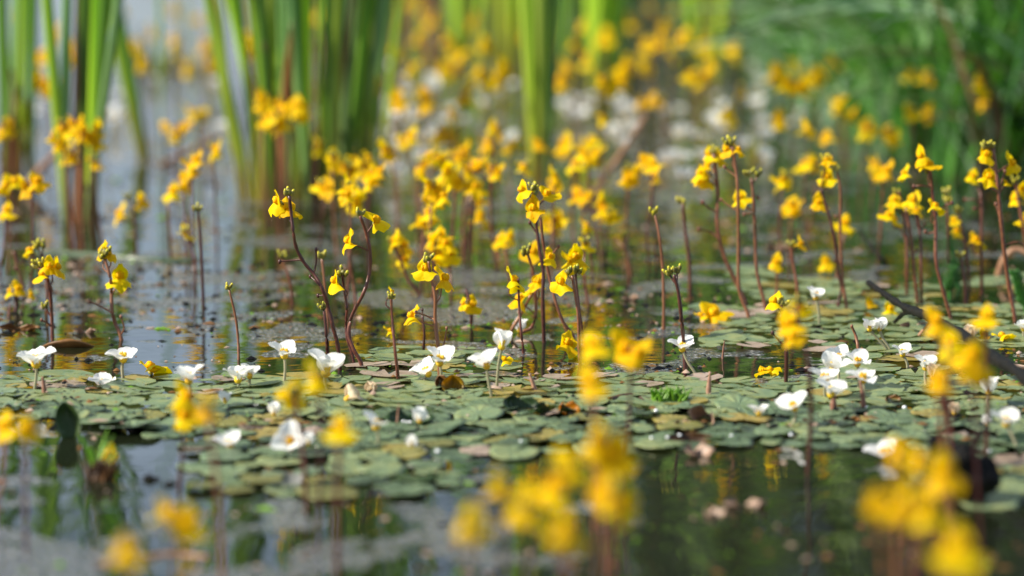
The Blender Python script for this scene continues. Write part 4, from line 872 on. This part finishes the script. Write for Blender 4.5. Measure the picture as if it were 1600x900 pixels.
stick('pale floating stalk at the right edge among pads', [ground(1560, 568), ground(1590, 572), ground(1640, 575)], .0011, .0008, 'tan', .3)
stick('brown runner lying on the mat left of the moss tuft', [ground(952, 628), ground(985, 620), ground(1015, 626)], .0022, .0014, 'brown', .3)
stick('grey fallen stem floating in the lower-left water', [ground(150, 886), ground(260, 868), ground(330, 872)], .0014, .001, 'dead_stem', .2)
# charred stump
b = ground(1488, 786); s = pxscale(778); mb = MB()
blob(mb, (.002, 0, .008), 44/s, 34/s, 46/s, 0, 22, 16, None, .9, 3, 1.6); blob(mb, (-34/s, -.004, .004), 30/s, 26/s, 24/s, 0, 16, 12, None, .9, 8, 1.6); blob(mb, (14/s, .004, 62/s), 24/s, 20/s, 22/s, 0, 16, 12, None, .9, 5, 1.6)
rnd = random.Random(8)
for k in range(16):
    a = rnd.uniform(0, 6.28); c = Vector((math.cos(a)*rnd.uniform(.2, 1)*.011, math.sin(a)*.006, rnd.uniform(.002, .026)))
    d = Vector((math.cos(a)*rnd.uniform(.3, 1), rnd.uniform(-.6, .3), rnd.uniform(-.2, 1)))*rnd.uniform(.004, .011)
    tube(mb, [c-d*.3, c+d*.5+Vector((0, 0, .001)), c+d], rnd.uniform(.0016, .0032), .0006, 0, 7, .6, k)
tube(mb, [(-.010, -.004, -.004), (-.022, -.012, .004), (-.036, -.018, -.003)], .004, .0016, 0, 8, .5)
tag(link('charred_stump', mb.build('charred_stump', [M['char']]), None, b), 'blackened wet stump of wood in the front water at right', 'stump')

# --- floating crumbs of duckweed, seeds and rotting bits: nobody could count them
rnd = random.Random(31); mb = MB(); cnt = 0
while cnt < 10000:
    y = 1.0+3.2*rnd.random()**1.6; half = y*.19; x = rnd.uniform(-half, half)
    dn = noise.noise(Vector((x*9, y*7, 0)))*.6+noise.noise(Vector((x*30, y*24, 5)))*.5
    if dn < .08 and rnd.random() > .12: continue
    if y < 1.27 and rnd.random() < .9: continue
    cnt += 1
    r = .0004+.0016*rnd.random()**3.2; rz = rnd.uniform(0, 6.28); st = rnd.uniform(1, 3.2); k = 5; V = []; z0 = .0026 if (1.24 < y < 1.43 and rnd.random() < .5) else .0002
    for i in range(k):
        a = 6.283*i/k+rnd.uniform(-.3, .3); px, py = math.cos(a)*r*st, math.sin(a)*r
        V.append((x+px*math.cos(rz)-py*math.sin(rz), y+px*math.sin(rz)+py*math.cos(rz), z0))
    V.append((x, y, z0+.0002+r*rnd.uniform(.25, .9)))
    q = rnd.random(); mb.add(V, [(i, (i+1) % k, k) for i in range(k)], 0 if q < .55 else (1 if q < .80 else (2 if q < .93 else 3)))
tag(link('floating_debris', mb.build('floating_debris', [M['char'], M['brown'], M['tan'], M['moss']])), 'fine dark and tan crumbs drifting on the water surface', 'debris', None, 'stuff')
# --- droplets with the sun glint put into a near-white colour
dm, dn_, dP, do = newmat('white_glint_droplet'); dP.inputs['Base Color'].default_value = (.9, .92, .95, 1); dP.inputs['Roughness'].default_value = .12; dP.inputs['Specular IOR Level'].default_value = 1.0; dP.inputs['IOR'].default_value = 1.5
mb = MB(); blob(mb, (0, 0, 0), .0009, .0009, .0007, 0, 12, 8); DROP = mb.build('white_glint_droplet', [dm])
for (u, v, z, s) in [(1355, 643, .002, 1), (1413, 643, .002, 1.2), (1025, 648, .002, 1.1), (1062, 690, .003, .9), (1018, 691, .002, .9), (1043, 690, .002, .9), (630, 665, .002, .8), (636, 666, .002, .8), (641, 666, .002, .8), (665, 712, .002, .8), (684, 712, .002, 1.2), (1236, 686, .002, 1), (531, 460, .012, 1.0), (1143, 688, .002, .9), (1455, 776, .006, 1.1), (814, 696, .002, .8), (1546, 712, .002, .9)]:
    p = ground(u, v); p.z = z; tag(link('white_glint_droplet', DROP, None, p, (0, 0, 0), s), 'tiny water droplet with a white painted glint resting on the plants', 'droplet', 'glinting water droplets')
